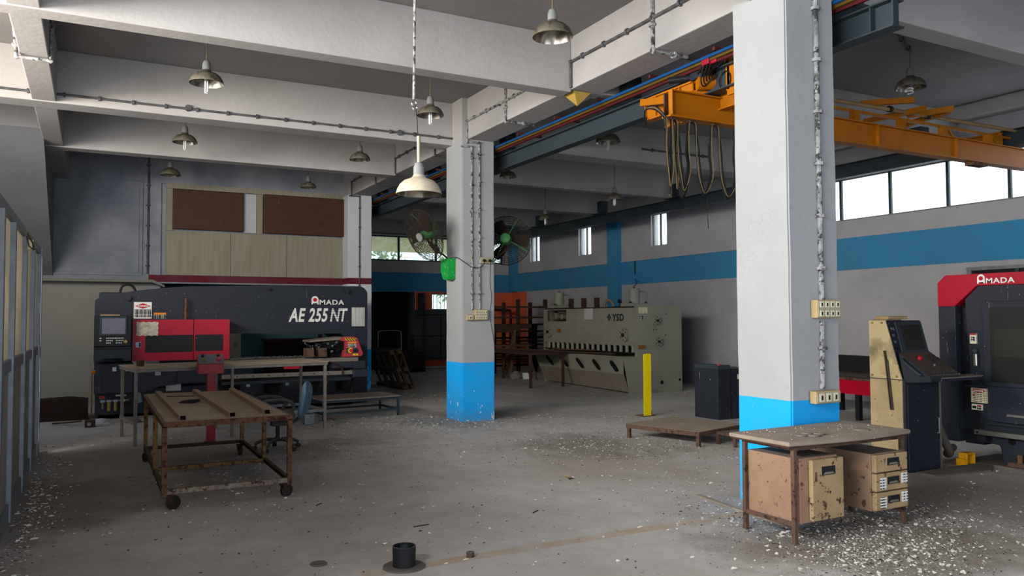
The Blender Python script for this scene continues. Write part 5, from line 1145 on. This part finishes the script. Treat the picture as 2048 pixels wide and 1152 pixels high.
for x, y in ((.10, .10), (.20, .10), (.22, .05), (.03, -.06), (.12, .04)): part('knob', cyl(new_bm(), Kq @ Vector((x, y, 0)), Kq @ Vector((x, y, .02)), .014, n=12), M['black' if x > .05 else 'galv'], oc)
part('shelf_handle', tube(new_bm(), curve_pts([(cx0+.02, 5.60, 1.24), (cx0-.02, 5.56, 1.21), (cx0-.02, 5.40, 1.09), (cx0+.02, 5.38, 1.07)]), .014, 8), M['gun'], oc, 60)
part('tray', B(8.0, 8.72, 5.27, 5.50, 1.0, 1.03, b=.004), M['dark'], oc)
for k in range(4): part('tray_slat', B(8.02, 8.76+.03*k, 5.28+k*.055, 5.32+k*.055, 1.03, 1.042), M['steel_dusty'], oc)
for k in range(9): part('tray_key', cyl(new_bm(), (7.95+k*.055, 5.32, 1.045), (7.95+k*.055, 5.32, 1.075), .014, .006, 8), M['galv'], oc)
solo('white_connector', B(8.43, 8.47, 5.42, 5.46, 1.042, 1.10, b=.008), M['white'], 'small white connector standing on the console tray', 'connector')
solo('clear_box', B(8.28, 8.40, 5.38, 5.46, 1.045, 1.08, b=.004), M['galv'], 'small grey box on the console tray beside the white connector', 'box')
part('door', B(cx0+.035, cx1-.035, 5.555, 5.57, .02, .955), M['dark'], oc); part('door_handle', tube(new_bm(), [(8.34, 5.555, .57), (8.34, 5.535, .57), (8.34, 5.535, .40), (8.34, 5.555, .40)], .007, 8), M['chrome'], oc)
part('frame_strip', B(cx1-.02, cx1+.012, 5.56, 6.0, 0, .97), M['steel_dusty'], oc)
def book(x0, x1, y0, y1, z0, z1, lab, rz=0):
    c = ((x0+x1)/2, (y0+y1)/2, z0); r_ = root('manual', c, lab, 'book', rz=rz)
    w, d, h = (x1-x0)/2, (y1-y0)/2, z1-z0
    part('pages', L(-w+.004, w-.004, -d+.004, d-.004, .003, h-.003), M['book'], r_, local=True); part('cover', L(-w, w, -d, d, h-.003, h), M['bookcover'], r_, local=True); part('cover', L(-w, w, -d, d, 0, .003), M['bookcover'], r_, local=True)
book(7.83, 8.12, 5.80, 5.98, 1.656, 1.668, 'thin dusty folder lying under the thicker manual on the console', .1)
book(7.90, 8.19, 5.79, 5.98, 1.669, 1.705, 'thick dusty manual lying open-edged on top of the console', -.12)
# ---- laser machine
lm = root('laser_cutting_machine', (9.6, 5, 0), 'large charcoal machine cabin with a red top band at the right edge', 'machine')
xf = 9.05; YN = 1.6
part('red_band', prism(new_bm(), [(5.98, 1.82), (5.98, 2.10), (5.88, 2.19), (YN, 2.19), (YN, 2.045), (5.50, 2.055), (5.77, 1.82)], 'x', xf-.01, xf+1.4, .004), M['red'], lm)
part('end_column', B(xf, xf+1.3, 5.77, 5.98, .22, 1.82, b=.004), M['dark'], lm)
part('recess', B(xf+.14, xf+1.3, 5.55, 5.77, .2, 2.05), M['black'], lm)
fr = part('cabin_front', prism(new_bm(), [(5.66, 1.90), (5.50, 2.05), (YN, 2.05), (YN, .50), (5.40, .50), (5.60, .66)], 'x', xf+.02, xf+.1, .004), M['dark'], lm)
part('cabin_body', B(xf+.1, xf+1.3, YN, 5.56, .45, 2.0), M['dark2'], lm)
part('cabin_door', B(xf-.005, xf+.02, YN+.4, 5.45, .90, 1.87, b=.008), M['dark'], lm)
part('door_window', B(xf-.012, xf-.004, YN+.6, 5.36, .95, 1.80), M['laserglass'], lm)
part('inner_panel', B(xf-.014, xf-.012, YN+.7, 5.32, 1.24, 1.55), paint('olive_seen_through_window', '#2a2a24', '#20201c', .5, 4, .3), lm)
hd = part('door_handle', B(xf-.045, xf-.005, 5.50, 5.545, 1.12, 1.27, b=.012), M['chrome'], lm); part('lock', B(xf-.03, xf, 5.51, 5.555, 1.275, 1.32, b=.004), M['gun'], hd); part('latch', tube(new_bm(), [(xf+.12, 5.70, 1.24), (xf+.10, 5.70, 1.20), (xf+.12, 5.70, 1.17)], .012, 6), M['gun'], lm)
wp = part('hand_warning_sticker', B(xf-.004, xf+.02, 5.525, 5.60, 1.38, 1.50), M['ivory'], lm); part('sticker_header', B(xf-.006, xf-.004, 5.525, 5.60, 1.48, 1.50), M['red_dim'], wp); part('sticker_mark', B(xf-.006, xf-.004, 5.54, 5.585, 1.41, 1.46), M['label_black'], wp)
dp = part('danger_plate', B(xf-.002, xf+.02, 5.42, 5.605, .70, .865), M['label_cream'], lm)
bm = new_bm(); bm.faces.new([bm.verts.new((xf-.004, 5.512-.075*math.cos(a), .838+.02*math.sin(a))) for a in [2*PI*k/24 for k in range(24)]]); part('red_oval', bm, M['redprint'], dp)
lettering('DANGER', .030, M['white'], dp, (xf-.006, 5.512, .828), SIDE, .0006, 0, 1, .95, 'danger_word', 'CENTER')
bm = new_bm(); bm.faces.new([bm.verts.new((xf-.004, 5.575-.012*math.cos(a), .785+.012*math.sin(a))) for a in [2*PI*k/12 for k in range(12)]]); part('red_spot', bm, M['redprint'], dp)
wp = part('small_warning_plate', B(xf-.002, xf+.02, 5.48, 5.60, .615, .68), M['ivory'], lm); part('plate_mark', B(xf-.004, xf-.002, 5.545, 5.59, .63, .66), M['blackprint'], wp); part('plate_text', B(xf-.004, xf-.002, 5.485, 5.535, .62, .655), M['label_black'], wp); part('plate_header', B(xf-.005, xf-.003, 5.485, 5.535, .657, .672), M['redprint'], wp)
part('ledge_strip', B(xf-.03, xf+.01, 5.40, 5.66, .885, .895), M['gun'], lm)
part('sill_strip', B(xf-.01, xf+.02, YN, 5.20, .575, .60), M['chrome'], lm)
part('base_beam', B(xf+.15, xf+1.2, YN, 5.75, .30, .50), M['dark2'], lm)
part('bumper_bar', B(xf-.02, xf+.10, YN, 5.57, .335, .39, b=.004), M['chrome'], lm, label='bare metal bumper bar'); part('bumper_bolt', cyl(new_bm(), (xf-.02, 5.53, .362), (xf-.026, 5.53, .362), .012), M['void'], lm)
ft = part('machine_foot', prism(new_bm(), [(5.62, .32), (YN+2, .32), (YN+2, .02), (5.32, .02), (5.36, .22), (5.62, .24)], 'x', xf+.12, xf+.6, .01), M['dark2'], lm)
for y in (5.48, 5.22): part('lifting_hole', cyl(new_bm(), (xf+.12, y, .28), (xf+.113, y, .28), .04, n=16), M['void'], ft)
part('levelling_bolt', cyl(new_bm(), (xf+.08, 5.12, .06), (xf+.08, 5.12, .15), .03, n=10), M['rust'], ft); part('levelling_pad', B(xf+.02, xf+.14, 5.04, 5.22, .02, .06), M['rust_brown'], ft)
amada(lm, (xf-.012, 5.49), 2.075, .10, M['white'], SIDE, M['red'], None)
part('floor_plate', B(xf-.05, xf+.75, YN+1.5, 5.75, 0, .02), M['mat'], lm)
# yellow guard, hose, bracket, mats
yp = root('yellow_guard_post', (8.72, 5.83, 0), 'amber guard post between the console and the red banded machine', 'post'); part('post', B(8.66, 8.75, 5.80, 5.90, 0, 1.22, b=.003), M['amber'], yp)
solo('floor_hose', tube(new_bm(), curve_pts([(8.50, 5.72, .62), (8.56, 5.70, .45), (8.66, 5.68, .25), (8.80, 5.72, .12), (8.95, 5.85, .08), (9.3, 6.0, .10)]), .045, 12), M['mat'], 'thick grey corrugated hose curving down behind the console', 'hose', smooth=60)
yb = root('yellow_bracket', (8.85, 5.55, 0), 'small amber U-shaped steel bracket on the floor by the machine foot', 'bracket')
bm = new_bm(); box(bm, 8.78, 8.79, 5.50, 5.60, 0, .13); box(bm, 8.92, 8.93, 5.50, 5.60, 0, .13); box(bm, 8.78, 8.93, 5.50, 5.60, .13, .14); box(bm, 8.73, 8.78, 5.50, 5.60, 0, .08); part('channel', bm, M['amber'], yb)
solo('floor_mat', prism(new_bm(), [(7.9, 5.30), (8.7, 5.18), (9.02, 5.36), (9.02, 5.50), (8.5, 5.52), (7.88, 5.45)], 'z', 0, .018), M['mat'], 'dusty grey rubber mat on the floor before the console', 'mat', loc=(8.4, 5.35, 0))
# ---- things behind the nearest pillar
rb = root('roller_bed', (11.5, 8.7, 0), 'low red and black roller bed glimpsed behind the nearest pillar', 'machine')
part('red_side', B(11.0, 11.03, 7.4, 10.2, .43, .66), M['red'], rb); part('bed', B(11.03, 12.2, 7.4, 10.2, .43, .70), M['rust_dark'], rb); part('back_guard', B(12.15, 12.2, 7.4, 10.2, .70, 1.0), M['black'], rb)
part('edge', B(10.98, 11.1, 7.4, 10.2, .66, .70), M['rust_brown'], rb)
for x in (11.1, 12.1):
    for y in (7.5, 8.75, 9.9): part('leg', B(x-.04, x+.04, y-.04, y+.04, 0, .43), M['black'], rb)
bx_ = root('dark_cabinet', (9.4, 10.2, 0), 'waist-high charcoal cabinet half hidden by the nearest pillar', 'cabinet')
part('body', B(9.15, 9.9, 9.92, 10.5, 0, .84, b=.006), M['dark'], bx_); part('top_tray', B(9.15, 9.42, 9.92, 10.5, .84, .90), M['gun'], bx_); part('door_gap', B(9.42, 9.43, 9.912, 9.92, .02, .84), M['void'], bx_); part('red_cap', cyl(new_bm(), (9.24, 10.0, .90), (9.24, 10.0, .92), .03), M['red_dim'], bx_); part('label', B(9.58, 9.64, 9.912, 9.92, .66, .74), M['ivory'], bx_)
yg = root('yellow_post', (8.45, 10.95, 0), 'bright yellow steel post bolted to the floor in front of the shear', 'post')
bm = new_bm(); box(bm, 8.375, 8.53, 10.90, 10.912, 0, 1.07); box(bm, 8.52, 8.53, 10.912, 11.02, 0, 1.07); part('channel', bm, M['yellow'], yg)
part('base_plate', B(8.34, 8.60, 10.88, 11.1, 0, .015), M['rust'], yg); part('anchor_bolt', cyl(new_bm(), (8.57, 10.95, .015), (8.57, 10.95, .09), .012), M['rust'], yg)
pf = root('low_platform', (7.4, 8.7, 0), 'low square steel platform on short legs in front of the yellow post', 'platform', rz=math.radians(15.5))
Pl = lambda *a, **k: L(*a, **k)
part('platform_top', Pl(-.56, .56, -.60, .60, .185, .20), M['dustboard'], pf, local=True)
for y in (-.59, .59): part('edge_rail', Pl(-.57, .57, y-.012, y+.012, .14, .198), M['rust_brown'], pf, local=True)
for x in (-.56, .56): part('edge_rail', Pl(x-.012, x+.012, -.58, .58, .14, .198), M['rust_brown'], pf, local=True)
for x in (-.54, .54):
    for y in (-.57, .57): part('leg', Pl(x-.022, x+.022, y-.022, y+.022, 0, .14), M['rust_brown'], pf, local=True)
sp_ = root('small_platform', (7.75, 7.75, 0), 'small rusty low stand peeking out left of the nearest pillar', 'stand')
part('stand_top', B(7.40, 8.1, 7.72, 8.1, .135, .165), M['rust_brown'], sp_)
for x in (7.43, 8.07):
    for y in (7.75, 8.07): part('leg', B(x-.02, x+.02, y-.02, y+.02, 0, .135), M['rust_brown'], sp_)
# black louvred window behind the laser machine
lw = root('window_7', (13.68, 7.4, 2.1), None, None); lw['kind'] = 'structure'
part('dark_glass', B(13.66, 13.69, 5.8, 8.42, 1.5, 2.5), M['glassdark'], lw); part('window_frame', B(13.63, 13.7, 5.8, 8.47, 2.5, 2.56), M['alu'], lw); part('window_frame', B(13.63, 13.7, 8.38, 8.46, 1.5, 2.5), M['alu'], lw)
for y in (7.6, 6.8, 6.1): part('window_bar', B(13.62, 13.66, y-.03, y+.03, 1.5, 2.5), M['gun'], lw)

# ================================================================== FLOOR BITS
fp = root('floor_pipe_stub', (1.905, 5.16, 0), 'black pipe stub on a round flange in the floor, centre foreground', 'pipe stub')
c = (1.905, 5.16, 0)
part('flange_plate', lathe(new_bm(), [(0, 0), (.145, 0), (.145, .008), (.138, .012), (.08, .012), (0, .012)], c, 36), M['mat'], fp, 40)
part('pipe_wall', lathe(new_bm(), [(.078, .01), (.080, .145), (.072, .147), (.070, .03), (0, .03)], c, 32), M['black'], fp, 40)
part('rolled_insert', lathe(new_bm(), [(.028, .03), (.030, .14), (.025, .142), (.022, .03)], (1.91, 5.165, 0), 20), M['gun'], fp, 40)
for k in range(5): part('insert_fin', box(new_bm(), .035, .065, -.003, .003, .03, .135, M=Matrix.Translation(c) @ Matrix.Rotation(k*1.25+.3, 4, 'Z')), M['gun'], fp)
disc(1.405, 5.50, 0, .058, 'mat', 'flat round disc with a centre hole on the floor, left of the pipe stub', h=.012, hole=.008)
nt = root('round_nut', (2.40, 5.15, 0), 'small round ribbed metal nut on the floor right of the pipe stub', 'nut')
part('nut_body', lathe(new_bm(), [(0, 0), (.028, 0), (.028, .014), (.022, .018), (.028, .022), (.028, .034), (.018, .038), (0, .036)], (2.40, 5.15, 0), 20), M['rust_brown'], nt, 40)
solo('bottle_cap', lathe(new_bm(), [(0, .004), (.04, 0), (.06, .012), (.058, .016), (.04, .008), (0, .01)], (0, 0, .004), 20, Matrix.Rotation(.35, 4, 'Y')), M['book'], 'small tilted tan cap on the open floor', 'bottle cap').location = (4.45, 7.12, .012)
for i, (x, y, a, l_, w_) in enumerate(((3.45, 6.05, .6, .10, 'right of centre in the open floor'), (2.4, 6.1, .1, .14, 'in the middle of the open floor'), (1.85, 7.25, .8, .09, 'farther back on the open floor'))):
    solo('thin_stick', box(new_bm(), -l_/2, l_/2, -.005, .005, 0, .007, M=Matrix.Translation((x, y, 0)) @ Matrix.Rotation(a, 4, 'Z')), M['rust_dark'], 'thin dark stick lying '+w_, 'stick')

def flakes(name, clusters, m, lab, lo, hi, flat=.4):
    """Countless chips and droppings: one mesh."""
    vs, fs = [], []
    for x, y, sx, sy, n_ in clusters:
        for i in range(n_):
            px, py_ = random.gauss(x, sx), random.gauss(y, sy)
            if 5.36 < px < 6.02 and (4.9 < py_ < 5.6 or 11.8 < py_ < 12.52): continue
            if px > 13.5: continue
            if px < -.57: px = -.57+random.random()*.15
            s_ = lo+(hi-lo)*random.random()**2.5; a = random.random()*PI; l_ = s_*random.uniform(1, 3.3); k = len(vs)
            ca, sa = math.cos(a), math.sin(a); h1, h2 = random.random()*s_*flat, random.random()*s_*flat
            for u, v, h in ((-l_, -s_*.5, .001), (l_*.8, -s_, .001+h1*.5), (l_, s_*.6, .002+h1), (0, s_*1.1, .003+h2*1.4), (-l_*.7, s_*.8, .001+h2)):
                vs.append((px+(u*ca-v*sa)*.5, py_+(u*sa+v*ca)*.5, h))
            fs.append((k, k+1, k+2, k+3, k+4))
    me = bpy.data.meshes.new(name); me.from_pydata(vs, [], fs); me.materials.append(m); o = bpy.data.objects.new(name, me); C.objects.link(o)
    return tag(o, lab, 'debris', None, 'stuff')
WCL = [(5.0, 3.75, .42, .30, 2600), (5.8, 4.3, .5, .34, 1900), (6.6, 3.9, .9, .5, 600), (4.9, 4.7, .3, .5, 700), (5.6, 5.9, .5, .8, 500), (5.9, 9.0, .8, .8, 1300), (6.6, 8.2, .7, .5, 900), (5.4, 11.6, .8, .35, 1100), (4.4, 12.2, .6, .5, 500),
       (6.4, 16.6, .7, 1.2, 1100), (4.4, 12.9, .6, .5, 450), (2.6, 10.2, .5, .5, 260), (1.25, 9.0, .35, .5, 330), (1.3, 7.4, .7, .4, 200), (-.45, 8.4, .14, 1.5, 700), (1.6, 12.5, 1.0, .5, 300),
       (8.3, 10.6, .5, .4, 300), (10.0, 15.2, .4, 1.6, 700), (9.2, 4.9, 1.2, .6, 260), (7.6, 6.7, .9, .5, 260), (2.9, 15.0, 1.0, .25, 0), (6.9, 13, 1.6, 2.5, 800), (3.5, 8, 1.6, 2.2, 420), (2.5, 5.6, 1.8, .9, 200), (8.0, 4.2, 1.4, .8, 260), (11.6, 14.0, .5, .2, 200), (7.4, 9.9, 1.2, .8, 300), (10.0, 24.9, 1.6, .08, 500)]
flakes('paint_flakes', [(a, b, c_, d, int(n_*.72)) for a, b, c_, d, n_ in WCL], paint('pale_flake', '#e6e4de', '#bdb8ae', .7, 30, .9), 'pale paint chips and feathers strewn over the workshop floor', .005, .023)
DCL = [(a, b, c_*1.3, d*1.3, int(n_*.5)) for a, b, c_, d, n_ in WCL]+[(3, 7, 2.6, 3, 1500)]
flakes('dark_grit', DCL, paint('dark_grit', '#3a342e', '#5c5248', .7, 30, .95), 'dark crumbs and grit strewn over the workshop floor', .003, .014)
bm = new_bm()
def strew(name, x0, x1, y0, y1, z, n_, lab, lo=.006, hi=.018, m='pale_flake', par=None):
    vs, fs = [], []
    for i in range(n_):
        px, py_ = random.uniform(x0, x1), random.uniform(y0, y1); s_ = random.uniform(lo, hi); a = random.random()*PI; k = len(vs); ca, sa = math.cos(a), math.sin(a)
        for u, v, h in ((-s_, -s_*.4, 0), (s_, -s_*.4, s_*.3), (s_*.6, s_*.5, 0), (-s_*.8, s_*.5, s_*.2)): vs.append((px+(u*ca-v*sa)*.6, py_+(u*sa+v*ca)*.6, z+.001+h))
        fs.append((k, k+1, k+2, k+3))
    me = bpy.data.meshes.new(name); me.from_pydata(vs, [], fs); me.materials.append(bpy.data.materials[m]); o = bpy.data.objects.new(name, me); C.objects.link(o)
    return tag(o, lab, 'debris', None, 'stuff')
strew('desk_crumbs', 4.65, 5.9, 4.25, 4.8, .766, 70, 'pale chips scattered on the dusty desk top')
strew('table_crumbs', .65, 1.6, 7.8, 10.6, .783, 90, 'pale and dark chips scattered on the rusty wheeled table', .005, .014)
strew('bed_crumbs', 2.0, 4.3, 14.6, 15.4, .992, 420, 'pale droppings scattered over the punching machine bed', .008, .022)
strew('platform_crumbs', 7.1, 7.7, 8.3, 9.1, .201, 14, 'a few pale chips on the low platform')
strew('console_crumbs', 8.02, 8.7, 5.3, 5.48, 1.044, 26, 'dusty crumbs on the console tray', .004, .010)
